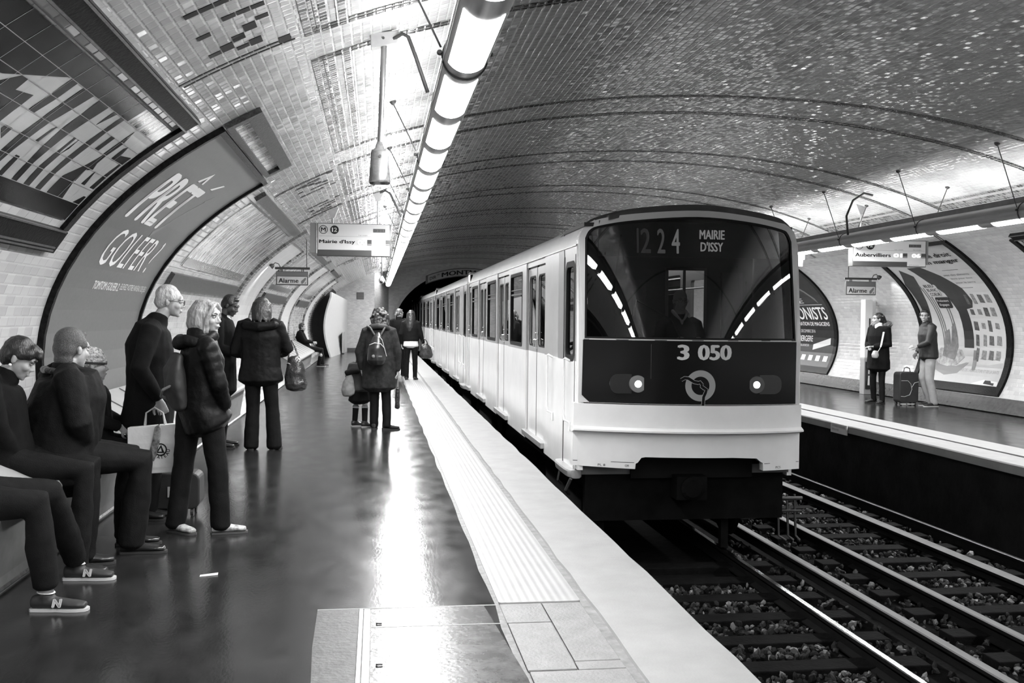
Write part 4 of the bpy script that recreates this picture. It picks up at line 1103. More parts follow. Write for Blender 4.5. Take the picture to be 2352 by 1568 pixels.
def coach(y0, label, front):
    t = thing('metro_coach', label, 'train coach', (XM, y0 + LCAR / 2, RAIL_Z), 'coaches of the metro train')
    for side, x, out in (('L', XL, -1), ('R', XR, 1)):
        f = sidefn(y0, x, out)
        g = lambda k: sidefn(y0, x + out * k, out)
        det = side == 'L'
        a_start = .0 if not front else .16
        dz0, dz1 = .02, 2.235
        opens = [rect(a, c, dz0, dz1) for a, c in DOORS] if det else []
        # lower panels between the doors
        segs, cur = [], a_start
        cuts = [(1.06, 1.10)] if False else []
        bounds = [(a, c) for a, c in DOORS] + [(11.75, 12.45)] if det else []
        for a, c in bounds:
            segs.append((cur, a)); cur = c
        segs.append((cur, LCAR))
        for a, c in segs:
            if c - a < .05: continue
            z_b = Z0 if not (front and a < .5) else Z0
            plate('lower_panel', rect(a, c, z_b, ZW), [], .05, f, T_WHITE, t)
            hs = [rrect(w0, w1, 1.16, 2.20, .05) for w0, w1 in WINS if a <= w0 and w1 <= c]
            if not det: hs = [rrect(w0, w1, 1.16, 2.20, .05) for w0, w1 in WINS] + [rrect(w0 + .1, w1 - .1, 1.16, 2.1, .05) for w0, w1 in DOORS]
            if det and a <= .3: hs.append(rrect(.26, .74, 1.12, 2.14, .09))
            plate('window_band', rect(a, c, ZW, ZT), hs, .05, f, T_GREY, t)
        # sill line, cantrail, gutter
        b = MB()
        for k, w_ in enumerate(WINS):
            pass
        prof = CANT if det else [(2 * XM - p[0], p[1]) for p in CANT]
        b = MB(); b.rings([[(p[0], yy, p[1]) for p in prof] + [(p[0] - out * .04, yy, p[1]) for p in reversed(prof)] for yy in (y0 + a_start, y0 + LCAR)])
        b.build('cantrail', T_WHITE, t, smooth=50)
        if det:
            b = MB()
            for a, c in bounds:
                b = MB(); b.box(x + .012, x + .05, y0 + a, y0 + c, dz1, ZT); b.build('door_header', T_GREY, t)
            b = MB(); b.box(x - .012, x + .01, y0 + a_start, y0 + LCAR, ZT + .005, ZT + .02); b.build('gutter', T_GREY, t)
        # windows
        for w0, w1 in WINS:
            fr = plate('window_frame', rrect(w0 - .012, w1 + .012, 1.148, 2.212, .06), [rrect(w0 + .035, w1 - .035, 1.195, 2.165, .04)], .04, g(.004), T_RUB, t)
            plate('pane', rrect(w0 + .03, w1 - .03, 1.19, 2.17, .04), [], .006, g(-.02), GLASS, fr)
            if det:
                b = MB(); b.box(x + .004, x + .03, y0 + w0 + .03, y0 + w1 - .03, 1.885, 1.91); b.box(x + .004, x + .03, y0 + w0 + .03, y0 + w1 - .03, 1.955, 1.97); b.build('transom', DARKM, fr)
        if not det: continue
        # doors: two leaves each, pane, handle
        for a, c in bounds:
            m = (a + c) / 2
            lv = ((a + .03, m - .012), (m + .012, c - .03)) if c - a > 1 else ((a + .03, c - .03),)
            for i, (p, q) in enumerate(lv):
                lf = plate('door_leaf', rect(p, q, dz0, ZW), [], .035, g(-.03), T_WHITE, t)
                lf['label'] = 'sliding door leaf'
                up = plate('upper_leaf', rect(p, q, ZW, dz1 - .02), [rrect(p + .11, q - .11, 1.20, 2.10, .07)], .035, g(-.03), T_GREY, lf)
                plate('pane', rrect(p + .10, q - .10, 1.19, 2.11, .07), [], .006, g(-.045), GLASS, lf)
                plate('seal', rrect(p + .095, q - .095, 1.185, 2.115, .08), [rrect(p + .115, q - .115, 1.205, 2.095, .065)], .006, g(-.026), T_RUB, lf)
                hx = q - .05 if i == 0 else p + .05
                b = MB(); b.tube([(x + .025, y0 + hx, 1.16), (x - .005, y0 + hx, 1.18), (x - .005, y0 + hx, 1.27), (x + .025, y0 + hx, 1.285)], .008, 8)
                b.lathe((x + .03, y0 + hx, 1.36), [(.016, 0), (.018, .006), (.014, .016)], (-1, 0, 0), 12)
                b.build('handle', CHROME, lf, smooth=50)
            b = MB(); b.box(x + .028, x + .05, y0 + m - .012, y0 + m + .012, dz0, dz1) if len(lv) > 1 else None
            b.box(x + .03, x + .05, y0 + a, y0 + a + .03, dz0, dz1); b.box(x + .03, x + .05, y0 + c - .03, y0 + c, dz0, dz1)
            b.build('door_seal', T_RUB, t)
            b = MB(); b.box(x - .045, x + .05, y0 + a - .03, y0 + c + .03, -.05, .02); b.build('door_step', mat('step_alu', .42, .35, metal=.6, var=.15), t, bevel=.006)
        # cab door with its narrow window, dark seam, handrails, step
        cw = plate('cab_window', rrect(.24, .76, 1.10, 2.16, .10), [rrect(.30, .70, 1.16, 2.10, .07)], .03, g(.003), T_RUB, t)
        plate('pane', rrect(.29, .71, 1.15, 2.11, .07), [], .006, g(-.02), GLASS, cw)
        b = MB(); b.box(x - .004, x + .01, y0 + .80, y0 + .825, -.02, 2.22); b.box(x - .003, x + .01, y0 + .21, y0 + .222, -.02, 2.22); b.build('cab_door_seam', T_RUB, t)
        b = MB(); b.box(x - .006, x + .01, y0 + .84, y0 + 1.16, ZW, ZT); b.build('cab_door_edge', mat('coach_grey_dark', .16, .3), t)
        for yy in (.50, 1.55):
            b = MB(); b.tube([(x, y0 + yy - .04, 1.10), (x - .055, y0 + yy - .035, 1.13), (x - .06, y0 + yy, 1.12), (x - .06, y0 + yy, .52), (x - .055, y0 + yy - .02, .47), (x - .01, y0 + yy - .09, .45), (x - .01, y0 + yy - .09, .36)], .013, 8)
            b.build('handrail', mat('rail_painted', .66, .3), t, smooth=60)
        b = MB(); b.rings([sqr(x + .01, y0 + .55, z, wx, .44, .5, 20) for z, wx in ((-.10, .06), (-.09, .085), (-.03, .10), (-.015, .09))]); b.build('cab_step', mat('step_alu', .42, .35, metal=.6), t, smooth=40)
        # light box on the cantrail, dark vent on its end
        b = MB(); b.box(x + .0, x + .10, y0 + LCAR - .55, y0 + LCAR - .02, 2.33, 2.52); b.build('cantrail_box', T_WHITE, t, bevel=.02)
        b = MB(); b.box(x - .004, x + .05, y0 + LCAR - .56, y0 + LCAR - .545, 2.36, 2.50); b.build('vent', T_RUB, t)
    # roof, floor, ends
    rp = ROOF + [(2 * XM - p[0], p[1]) for p in reversed(ROOF[:-1])]
    ya, yb = y0 + (.02 if front else 0), y0 + LCAR
    b = MB(); b.rings([[(p[0], yy, p[1]) for p in rp] + [(p[0], yy, p[1] - .05) for p in reversed(rp)] for yy in (ya, yb)]); b.build('roof', T_ROOF, t, smooth=40)
    b = MB(); b.box(XL + .05, XR - .05, y0 + .12, yb, -.06, .03); b.build('saloon_floor', T_INF, t)
    b = MB(); b.box(XL + .2, XR - .2, y0 + 1.25, yb - .06, 2.40, 2.43); b.build('saloon_ceiling', T_IN, t)
    b = MB()
    for xx in (XM - .45, XM + .45): b.box(xx - .06, xx + .06, y0 + 1.4, yb - .3, 2.375, 2.40)
    b.build('saloon_lamp', SALOON, t)
    b = MB(); b.box(XL + .04, XR - .04, yb - .05, yb, Z0, 2.58)
    if not front: b.box(XL + .04, XR - .04, y0, y0 + .05, Z0, 2.58)
    b.build('end_wall', T_GREY, t)
    for yy in [4.3, 4.95, 7.5, 8.2, 10.6, 11.2]:
        for xs in (XL + .12, XR - 1.0):
            b = MB(); b.box(xs, xs + .86, y0 + yy, y0 + yy + .08, .40, .95); b.box(xs, xs + .86, y0 + yy - .34, y0 + yy, .38, .46); b.build('seat', T_SEAT, t, bevel=.02)
    for yy in (2.9, 6.25, 9.45):
        b = MB(); b.tube([(XM - .1, y0 + yy, .03), (XM - .1, y0 + yy, 2.40)], .018, 8); b.build('pole', CHROME, t, smooth=60)
    b = MB()
    for xx in (XM - .75, XM + .75): b.tube([(xx, y0 + 1.5, 1.95), (xx, yb - .4, 1.95)], .014, 6)
    b.build('grab_rail', CHROME, t, smooth=60)
    # running gear
    b = MB(); b.box(XL + .25, XR - .25, y0 + .5, yb - .3, -.32, -.06); b.build('underframe', UND, t)
    for yy in (1.75, 10.3):
        b = MB()
        for dy in (-.75, .75):
            for xx in (XM - .80, XM + .72): b.lathe((xx, y0 + yy + dy, -.52), [(.05, 0), (.36, .005), (.38, .03), (.38, .075), (.05, .08)], (1, 0, 0), 24)
            b.tube([(XM - .75, y0 + yy + dy, -.52), (XM + .75, y0 + yy + dy, -.52)], .06, 10)
        for xx in (XM - .95, XM + .95): b.box(xx - .06, xx + .06, y0 + yy - 1.15, y0 + yy + 1.15, -.60, -.34)
        b.build('bogie', UND, t)
    return t

first = coach(YF, 'leading metro coach with the dark glazed cab front at the platform', True)

# ---------------------------------------------------------------- cab front
HWF = 1.17
def yf(x, z=0): return YF - .25 * (1 - ((x - XM) / HWF) ** 2) - .03 * (x - XM) + .11 * max(0.0, z - 1.345)
def front(off): return lambda a, b, d: (a, yf(a, b) - off + d, b)
CA = lin(2.05, 4.39, 24)[1:-1]
glass_o = [(2.10, 1.352), (4.33, 1.345), (4.31, 2.38), (4.27, 2.46), (4.19, 2.505), (3.82, 2.562), (3.24, 2.60), (2.60, 2.56), (2.27, 2.51), (2.16, 2.465), (2.115, 2.38)]
frame_o = [(2.045, .70), (4.395, .68), (4.385, 2.36), (4.35, 2.48), (4.25, 2.555), (4.15, 2.575), (3.74, 2.632), (3.24, 2.665), (2.58, 2.625), (2.22, 2.565), (2.10, 2.48), (2.05, 2.36)]
panel_o = [(2.085, 1.335), (2.078, .775), (2.15, .708), (4.335, .69), (4.335, 1.325)]
def smooth_top(ps):
    low = [p for p in ps if p[1] < 2.3]; up = [p for p in ps if p[1] >= 2.3]
    return low + smooth_line(up)
def smooth_line(ps, n=5):
    out = []
    for i in range(len(ps) - 1):
        p0, p1, p2, p3 = ps[max(i - 1, 0)], ps[i], ps[i + 1], ps[min(i + 2, len(ps) - 1)]
        for k in range(n):
            t = k / n
            out.append(tuple(.5 * (2 * p1[j] + (p2[j] - p0[j]) * t + (2 * p0[j] - 5 * p1[j] + 4 * p2[j] - p3[j]) * t * t + (3 * p1[j] - p0[j] - 3 * p2[j] + p3[j]) * t ** 3) for j in (0, 1)))
    return out + [ps[-1]]
glass_o, frame_o = smooth_top(glass_o), smooth_top(frame_o)
fr = plate('front_frame', frame_o, [glass_o, [(2.085, 1.34), (2.078, .772), (2.15, .702), (4.34, .684), (4.34, 1.33)]], .12, front(.0), T_FRAME, first, ca=CA, smooth=35)
ws = plate('windscreen', [(p[0], p[1]) for p in glass_o], [], .008, front(-.012), WIND, first, ca=lin(2.05, 4.39, 40)[1:-1], smooth=35)
plate('seal', glass_o, [[(XM + (p[0] - XM) * .982, 1.93 + (p[1] - 1.93) * .967) for p in glass_o]], .02, front(-.002), T_RUB, ws, ca=CA)
bp_ = plate('black_panel', panel_o, [], .05, front(-.004), T_BLACK, first, ca=CA, smooth=35)
plate('number', [(0, 0), (.01, 0), (.01, .01)], [], 0, lambda a, b, d: (a, -50, b), INK_WD, bp_) if False else None
def ftext(name, bm, off, m, par, t=0.0):
    xs = [v.co.x for v in bm.verts]; bisect(bm, lin(min(xs), max(xs), 6)[1:-1])
    return warp_bm(bm, name, front(off), t, m, par)
ftext('fleet_number', join_bm(fit_text('3', 3.0, 3.125, 1.143, 1.30, .03), fit_text('050', 3.21, 3.57, 1.143, 1.30, .03)), .002, mat('number_white', .58, .45), bp_)
# round emblem with a winding line
er, ec = .155, (3.243, .885)
ftext('emblem', ring_bm(ec[0], ec[1], .093, .157, 40), .002, mat('emblem_grey', .26, .4), bp_)
em = [(915, 1228), (950, 1208), (985, 1212), (1045, 1248), (1088, 1256), (1100, 1248), (1120, 1270), (1118, 1290), (1148, 1312), (1168, 1322), (1160, 1350), (1140, 1395), (1135, 1478)]
em = [(ec[0] + (x - 1108) / 152 * .157, ec[1] - (y - 1284) / 152 * .157) for x, y in em]
def ribbon(pts, w):
    l, r = [], []
    for i, p in enumerate(pts):
        q0, q1 = pts[max(i - 1, 0)], pts[min(i + 1, len(pts) - 1)]
        dx, dy = q1[0] - q0[0], q1[1] - q0[1]; n = math.hypot(dx, dy)
        l.append((p[0] - dy / n * w, p[1] + dx / n * w)); r.append((p[0] + dy / n * w, p[1] - dx / n * w))
    bm = bmesh.new()
    for i in range(len(pts) - 1):
        vs = [bm.verts.new((q[0], q[1], 0)) for q in (l[i], l[i + 1], r[i + 1], r[i])]; bm.faces.new(vs)
    return bm
ftext('emblem_line', ribbon(em, .019), .003, mat('emblem_pale', .34, .4), bp_)
ftext('emblem_line', ribbon(em, .0145), .004, T_BLACK, bp_)
# scratched reflection tape left of the panel is left to real reflections; panel hinge lines
b = MB()
for i in range(len(CA)): pass
ftext('panel_joint', join_bm(flat_bm(rect(2.74, 2.744, .95, 1.30)), flat_bm(rect(2.09, 4.33, 1.338, 1.346))), .003, mat('joint_dark', .05, .4), bp_)
# lamps
HL = glow('headlight_glow', 1.0, HEADLIGHT_GLOW)
for x, z, lit in ((2.431, .897, 0), (2.617, .897, 1), (3.855, .892, 1), (4.03, .887, 0)):
    y = yf(x)
    b = MB(); b.lathe((x, y + .02, z), [(.062, -.03), (.085, -.03), (.088, -.018), (.088, .02), (.062, .02)], (0, 1, 0), 32)
    hl = b.build('headlight', mat('lamp_ring', .30, .3, metal=.6) if x < 3.2 else mat('lamp_ring_dark', .07, .3), first, smooth=40)
    hl['label'] = 'lit headlight' if lit else 'unlit marker lamp'
    b = MB(); b.lathe((x, y + .012, z), [(.001, -.026), (.035, -.022), (.064, -.008), (.064, .005)], (0, 1, 0), 32)
    b.build('lens', HL if lit else mat('lens_dark', .012, .08), hl, smooth=60)
b = MB(); b.prism(rrect(2.335, 2.715, .80, .995, .08), 'y', yf(2.52) - .006, yf(2.52) + .012); b.build('lamp_plate', mat('lamp_plate', .02, .3), first)
b = MB(); b.prism(rrect(3.76, 4.13, .795, .99, .08), 'y', yf(3.94) - .006, yf(3.94) + .012); b.build('lamp_plate', mat('lamp_plate', .02, .3), first)
# bumper: upper white face, crease, lower skirt with the coupler notch
plate('bumper', [(2.0, .69), (4.40, .675), (4.405, .42), (1.995, .44)], [], .14, front(.03), T_WHITE, first, ca=CA, smooth=35)
b = MB()
rr_ = []
for x in lin(1.99, 4.41, 18):
    y = yf(x); zc = .43 - (x - 2) * .008
    rr_.append([(x, y - .03, zc + .03), (x, y - .085, zc + .005), (x, y - .085, zc - .012), (x, y + .01, zc - .035), (x, y + .10, zc - .03), (x, y + .10, zc + .03)])
b.rings(rr_); b.build('crease_lip', T_WHITE, first, smooth=25)
skirt = [(2.0, .405), (1.99, .05), (2.60, .035), (2.605, .09), (2.625, .10), (2.66, .15), (2.70, .158), (3.60, .150), (3.87, .135), (3.915, .10), (3.945, .085), (3.95, .005), (4.40, .0), (4.40, .39)]
plate('skirt', skirt, [], .10, front(.0), T_WHITE, first, ca=CA, smooth=35)
ftext('skirt_joint', join_bm(flat_bm(rect(2.0, 2.59, .098, .103)), flat_bm(rect(3.96, 4.395, .075, .08))), .002, INK_K, first)
ftext('stencil', join_bm(fit_text('PL 8', 2.24, 2.31, .055, .078), fit_text('OR', 2.50, 2.54, .055, .078), fit_text('PCS', 4.10, 4.16, .022, .045)), .002, INK_K, first)
# corner posts joining front and side
b = MB(); b.rings([[(2.045, yf(2.045, z) + .0, z), (2.045, YF + .17, z), (2.10, YF + .17, z), (2.10, yf(2.10, z) + .02, z)] for z in (.0, 1.345, 2.36)]); b.build('corner_post', T_WHITE, first)
b = MB(); b.rings([[(4.395, yf(4.395, z), z), (4.395, YF + .17, z), (4.34, YF + .17, z), (4.34, yf(4.34, z) + .02, z)] for z in (.0, 1.345, 2.36)]); b.build('corner_post', T_WHITE, first)
# roof cap behind the front frame
cap_in = [(p[0], p[1]) for p in frame_o if p[1] > 2.3]
b = MB(); rc = smooth_line([(2.11, 2.515), (2.22, 2.595), (2.58, 2.685), (3.24, 2.735), (3.74, 2.70), (4.15, 2.64), (4.27, 2.59), (4.345, 2.53)])
_rp = [(q[0], q[1]) for q in CANT[1:] + ROOF]; _rp = _rp + [(2 * XM - q[0], q[1]) for q in reversed(_rp[:-1])]
def roof_z(x):
    for q0, q1 in zip(_rp[:-1], _rp[1:]):
        if q0[0] <= x <= q1[0]: return q0[1] + (q1[1] - q0[1]) * (x - q0[0]) / max(1e-6, q1[0] - q0[0])
    return 2.5
b.rings([[(p[0], yf(p[0], p[1]) + .06, p[1]) for p in rc] + [(p[0], yf(p[0], p[1]) + .06, p[1] - .10) for p in reversed(rc)], [(p[0], YF + 1.5, roof_z(p[0]) + .003) for p in rc] + [(p[0], YF + 1.5, roof_z(p[0]) - .08) for p in reversed(rc)]])
b.build('roof_cap', T_ROOF, first, smooth=40)
# destination and service digits behind the glass, brightened by a glow of their own
bx = MB(); bx.box(2.25, 4.2, YF + .08, YF + .12, 2.20, 2.56); bx.build('display_box', mat('cab_black', .010, .6), first)
for ch, a0, a1, g_ in (('1', 2.645, 2.672, .05), ('2', 2.69, 2.80, .045), ('2', 2.865, 2.955, .12), ('4', 3.02, 3.11, .30)):
    warp_bm(fit_text(ch, a0, a1, 2.235, 2.49, .012, -.06), 'service_digit', lambda a, b, d: (a, YF + .075, b), 0, glow('digit_%d' % int(g_ * 100), g_, 1.0), first)
warp_bm(join_bm(fit_text('MAIRIE', 3.317, 3.59, 2.39, 2.487, .022), fit_text("D'ISSY", 3.33, 3.575, 2.262, 2.362, .022)), 'destination', lambda a, b, d: (a, YF + .075, b), 0, glow('dest_glow', .45, 1.0), first)
# cab interior
CB = MATS['cab_black']; CD = mat('cab_dark', .03, .6)
YB = 11.15
plate('cab_bulkhead', rect(2.10, 4.34, .03, 2.55), [rect(3.31, 3.76, .9, 2.12)], .03, lambda a, b, d: (a, YB + d, b), CD, first)
b = MB(); b.box(3.29, 3.32, YB - .02, YB, .9, 2.14); b.box(3.75, 3.78, YB - .02, YB, .9, 2.14); b.box(3.29, 3.78, YB - .02, YB, 2.12, 2.15); b.box(3.50, 3.53, YB - .01, YB + .01, .9, 2.12); b.build('bulkhead_frame', mat('cab_grey', .16, .5), first)
b = MB(); b.box(2.15, 4.3, YF + .10, YF + .50, 1.02, 1.33); b.build('desk', CB, first, bevel=.03)
b = MB(); b.box(2.10, 4.34, YF + .1, YB, 2.50, 2.54); b.build('cab_ceiling', CB, first)
b = MB(); b.tube([(3.1, YF + .0, 1.36), (3.0, YF - .02, 1.55), (2.62, YF - .02, 1.75)], .008, 6) ; b.tube([(2.55, YF - .03, 1.36), (2.62, YF - .03, 1.75)], .009, 6)
b.build('cab_grip', CB, first)
b = MB(); b.box(2.7, 3.05, YB - .05, YB - .01, 1.3, 2.0); b.box(3.95, 4.2, YB - .05, YB - .01, 1.2, 2.1); b.build('cab_locker', mat('cab_mid', .05, .5), first)
b = MB(); b.box(3.1, 3.62, 10.95, 11.05, .9, 1.38); b.box(3.1, 3.62, 10.62, 11.0, .72, .80); b.build('driver_seat', CB, first, bevel=.03)
# outside rail by the far corner, coupler, guard hoops, axle gear seen under the notch
b = MB(); b.tube([(4.40, YF + .3, 1.12), (4.47, YF + .28, 1.14), (4.48, YF + .26, 1.08), (4.48, YF + .26, .52), (4.46, YF + .28, .46), (4.40, YF + .3, .44)], .013, 8); b.build('handrail', MATS['rail_painted'], first, smooth=60)
b = MB(); b.box(XM - .16, XM + .16, YF - .10, YF + .5, -.30, -.06); b.lathe((XM, YF - .14, -.18), [(.09, 0), (.12, .02), (.12, .08), (.06, .1)], (0, 1, 0), 16); b.build('coupler', UND, first)
b = MB(); b.box(2.15, 4.3, YF + .15, YF + .25, -.55, .14); b.build('buffer_beam', UND, first)
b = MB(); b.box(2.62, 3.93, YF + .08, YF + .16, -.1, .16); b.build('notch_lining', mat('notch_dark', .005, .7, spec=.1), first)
b = MB()
for dx in (0, .11, .20): b.tube([(4.52 + dx, 10.75, -.42), (4.52 + dx, 10.7, -.88), (4.60 + dx * .8, 10.68, -.93)], .014, 6)
b.tube([(4.30, 10.75, -.46), (4.80, 10.72, -.46)], .022, 8); b.tube([(4.35, 10.72, -.60), (4.78, 10.7, -.60)], .016, 6)
b.build('collector_shoe', mat('shoe_iron', .06, .45, metal=.5), first)
for xs in (2.3, 3.66):
    b = MB(); b.box(xs, xs + .08, YF + .25, YF + .33, -.88, -.3); b.build('rail_guard', UND, first)
b = MB(); b.tube([(1.98, 10.6, -.06), (1.96, 10.62, -.20), (2.02, 10.7, -.26)], .012, 6); b.tube([(1.99, 10.05, -.1), (1.95, 10.1, -.22), (2.02, 10.3, -.30)], .018, 6); b.build('hose', mat('shoe_iron', .06, .45), first)

# following coaches
c2 = coach(YF + 12.8, 'second metro coach behind the leading one', False)
copy_tree(c2, (XM, YF + 25.6 + LCAR / 2, RAIL_Z), 'third metro coach, near the far end of the platform', 'coaches of the metro train')
copy_tree(c2, (XM, YF + 38.4 + LCAR / 2, RAIL_Z), 'fourth metro coach, running into the tunnel mouth', 'coaches of the metro train')
# ================================================================== PEOPLE
_CL = bpy.data.textures.new('folds', 'CLOUDS'); _CL.noise_scale = .11; _CL.noise_depth = 2
_CH = bpy.data.textures.new('curls', 'CLOUDS'); _CH.noise_scale = .035; _CH.noise_depth = 1

def organic(name, b, m, parent, voxel=.008, smooth=3, fold=0.0, tex=None, world=False):
    """fuse the overlapping closed shapes of b into one continuous skin"""
    me = b.mesh(name)
    o = bpy.data.objects.new(name, me); COL.objects.link(o)
    md = o.modifiers.new('r', 'REMESH'); md.mode = 'VOXEL'; md.voxel_size = voxel
    if smooth:
        ms = o.modifiers.new('s', 'SMOOTH'); ms.factor = .5; ms.iterations = smooth
    if fold:
        dm = o.modifiers.new('d', 'DISPLACE'); dm.texture = tex or _CL; dm.strength = fold; dm.mid_level = .5; dm.texture_coords = 'LOCAL'
    dg = bpy.context.evaluated_depsgraph_get(); dg.update()
    n = bpy.data.meshes.new_from_object(o.evaluated_get(dg))
    n.name = name
    o.modifiers.clear(); o.data = n; bpy.data.meshes.remove(me)
    n.materials.clear()
    for mm in (m if isinstance(m, (list, tuple)) else [m]): n.materials.append(mm)
    n.polygons.foreach_set('use_smooth', [True] * len(n.polygons)); n.update()
    if parent is not None:
        o.parent = parent
        if world: o.matrix_parent_inverse = inv_of(parent)
    return o

def loft(b, pts, rad, lat=Vector((1, 0, 0)), n=16, q=1.0):
    """closed tube through pts, rad = (across, fore-aft) per point; across follows lat"""
    pts = [Vector(p) for p in pts]; rs = []
    for i, p in enumerate(pts):
        t = (pts[min(i + 1, len(pts) - 1)] - pts[max(i - 1, 0)]).normalized()
        l = lat - t * lat.dot(t)
        l = l.normalized() if l.length > .05 else t.orthogonal().normalized()
        c = t.cross(l)
        rx, ry = rad[i]
        rs.append([p + l * rx * math.copysign(abs(math.cos(2 * PI * j / n)) ** q, math.cos(2 * PI * j / n)) + c * ry * math.copysign(abs(math.sin(2 * PI * j / n)) ** q, math.sin(2 * PI * j / n)) for j in range(n)])
    # rounded ends
    def capring(r, p, t, k, h): return [p + (v - p) * k + t * h for v in r]
    t0 = (pts[0] - pts[1]).normalized(); t1 = (pts[-1] - pts[-2]).normalized()
    r0, r1 = min(rad[0]), min(rad[-1])
    rs = [capring(rs[0], pts[0], t0, .6, r0 * .35)] + rs + [capring(rs[-1], pts[-1], t1, .6, r1 * .35)]
    b.rings(rs)

def limb(b, pts, rads, n=12): loft(b, pts, [(r, r) if isinstance(r, (int, float)) else r for r in rads], Vector((0, 0, 1)) if abs((Vector(pts[-1]) - Vector(pts[0])).normalized().z) < .8 else Vector((1, 0, 0)), n)

def V(*a): return Vector(a)

def hand(b, wr, d, up, side, curl=.5, k=1.0, spread=0.0):
    """palm, four fingers of unequal length with knuckle bends and a thumb leaving the side of the palm.
    d: way the fingers point, up: back of the hand, side: +1 thumb towards d x up"""
    d = Vector(d).normalized(); up = Vector(up); up = (up - d * up.dot(d)).normalized(); s = d.cross(up) * side
    wr = Vector(wr)
    loft(b, [wr - d * .015, wr + d * .03 * k, wr + d * .088 * k], [(.024 * k, .017 * k), (.036 * k, .016 * k), (.040 * k, .013 * k)], s, 12)
    for i, (L, off) in enumerate(((.068, .031), (.077, .0105), (.071, -.0105), (.056, -.030))):
        p = wr + d * .085 * k + s * off * k
        dd = (d + s * spread * (off * 12)).normalized(); pts = [p - dd * .02 * k]
        pts.append(p); ang = 0
        for seg, f in enumerate((.45, .32, .26)):
            ang += curl * (.75 if seg else .9)
            dv = dd * math.cos(ang) - up * math.sin(ang)
            pts.append(pts[-1] + dv * L * f * k)
        limb(b, pts, [.0092 * k, .0094 * k, .0088 * k, .0082 * k, .0072 * k], 8)
    p = wr + d * .03 * k + s * .030 * k
    t1 = p + (d * .6 + s * .75 - up * .25).normalized() * .036 * k
    t2 = t1 + (d * .9 + s * .25 - up * (.3 + .4 * curl)).normalized() * .028 * k
    limb(b, [p - s * .012 * k, p, t1, t2, t2 + (d - up * .4 * curl).normalized() * .02 * k], [.013 * k, .0125 * k, .011 * k, .010 * k, .008 * k], 8)

class Head:
    def __init__(s, c, yaw=0, pitch=0, roll=0, k=1.0):
        """yaw turns the face to the person's right (clockwise from above) in degrees, pitch looks down"""
        s.c = Vector(c); s.k = k
        s.M = (Euler((0, 0, -math.radians(yaw))).to_matrix() @ Euler((-math.radians(pitch), 0, 0)).to_matrix() @ Euler((0, math.radians(roll), 0)).to_matrix())
    def p(s, x, y, z): return s.c + s.M @ Vector((x, y, z)) * s.k
    def e(s, b, x, y, z, rx, ry, rz, nu=16, nv=10):
        b.ell(s.p(x, y, z), rx * s.k, ry * s.k, rz * s.k, s.M, nu, nv)

def head_shapes(b, H, fem=False, thin=0.0):
    e = lambda *a: H.e(b, *a)
    e(0, -.012, .030, .074, .094, .086)                 # skull
    e(0, .030, -.030, .059 - thin, .064, .075)           # face
    e(0, .046, -.075, .040 - thin, .042, .034)           # jaw
    e(0, .073, -.096, .019, .018, .015)                  # chin
    for sx in (-1, 1):
        e(sx * .036, .058, -.028, .025, .027, .026)      # cheek
        e(sx * .030, .077, .022, .026, .014, .010)       # brow
        e(sx * .075, -.010, -.012, .009, .017, .027)     # ear
        e(sx * .079, -.017, -.004, .006, .010, .018)
    e(0, .078, .030, .045, .016, .026)                   # forehead
    limb(b, [H.p(0, .080, .015), H.p(0, .094, -.010), H.p(0, .106, -.030)], [.008 * H.k, .010 * H.k, .013 * H.k], 10)   # nose
    e(-.011, .094, -.034, .009, .011, .008); e(.011, .094, -.034, .009, .011, .008)
    e(0, .086, -.058, .024, .014, .009); e(0, .084, -.071, .021, .013, .008)      # lips

SKIN = mat('skin', .30, .5, var=.08, vs=14)
SKIN_OLD = mat('skin_old', .33, .5, var=.12, vs=20)
SKIN_DK = mat('skin_dark', .045, .42, var=.15, vs=14)
SKIN_CAB = mat('skin_cab', .30, .5)
EYE_W = mat('eye_white', .55, .2); EYE_K = mat('eye_dark', .02, .15); LIP = mat('lip', .24, .45); LIP_DK = mat('lip_dark', .05, .4)
HAIR_K = mat('hair_black', .008, .38, var=.5, vs=60, stretch=(1, 1, .15), bump=.4, bs=160)
HAIR_BR = mat('hair_brown', .022, .42, var=.6, vs=60, stretch=(1, 1, .15), bump=.4, bs=160)
HAIR_GR = mat('hair_grizzled', .06, .5, var=.7, vs=120, bump=.5, bs=200)
HAIR_BL = mat('hair_blond', .26, .42, var=.45, vs=70, stretch=(1, 1, .12), bump=.4, bs=160)
HAIR_WH = mat('hair_white', .36, .5, var=.35, vs=70, stretch=(1, 1, .3), bump=.4, bs=160)
BLK = mat('cloth_black', .005, .75, var=.35, vs=14, bump=.3, bs=180, spec=.15)
COAT = mat('cloth_coat', .005, .85, var=.3, vs=10, bump=.35, bs=260, spec=.12)
WOOL = mat('cloth_wool', .022, .9, var=.5, vs=18, bump=.5, bs=220, spec=.2)
DOWN = mat('cloth_down', .005, .45, var=.35, vs=12, bump=.2, bs=30, spec=.14)
DENIM = mat('cloth_denim', .005, .8, var=.4, vs=16, bump=.3, bs=240, spec=.15)
TROU = mat('cloth_trousers', .005, .75, var=.3, vs=10, bump=.25, bs=200, spec=.15)
CHINO = mat('cloth_chino', .30, .75, var=.12, vs=8, bump=.3, bs=200)
SHOE = mat('shoe_leather', .018, .3, var=.3)
SOLE = mat('shoe_sole', .02, .7)
SOLE_W = mat('shoe_sole_pale', .42, .6)
SNEAK = mat('sneaker_mesh', .30, .6, var=.7, vs=30)
LEATH = mat('bag_leather', .022, .22, var=.4, vs=10, bump=.3, bs=60, spec=.6)
FUR = mat('fur', .14, .9, var=.8, vs=50, bump=.8, bs=120)

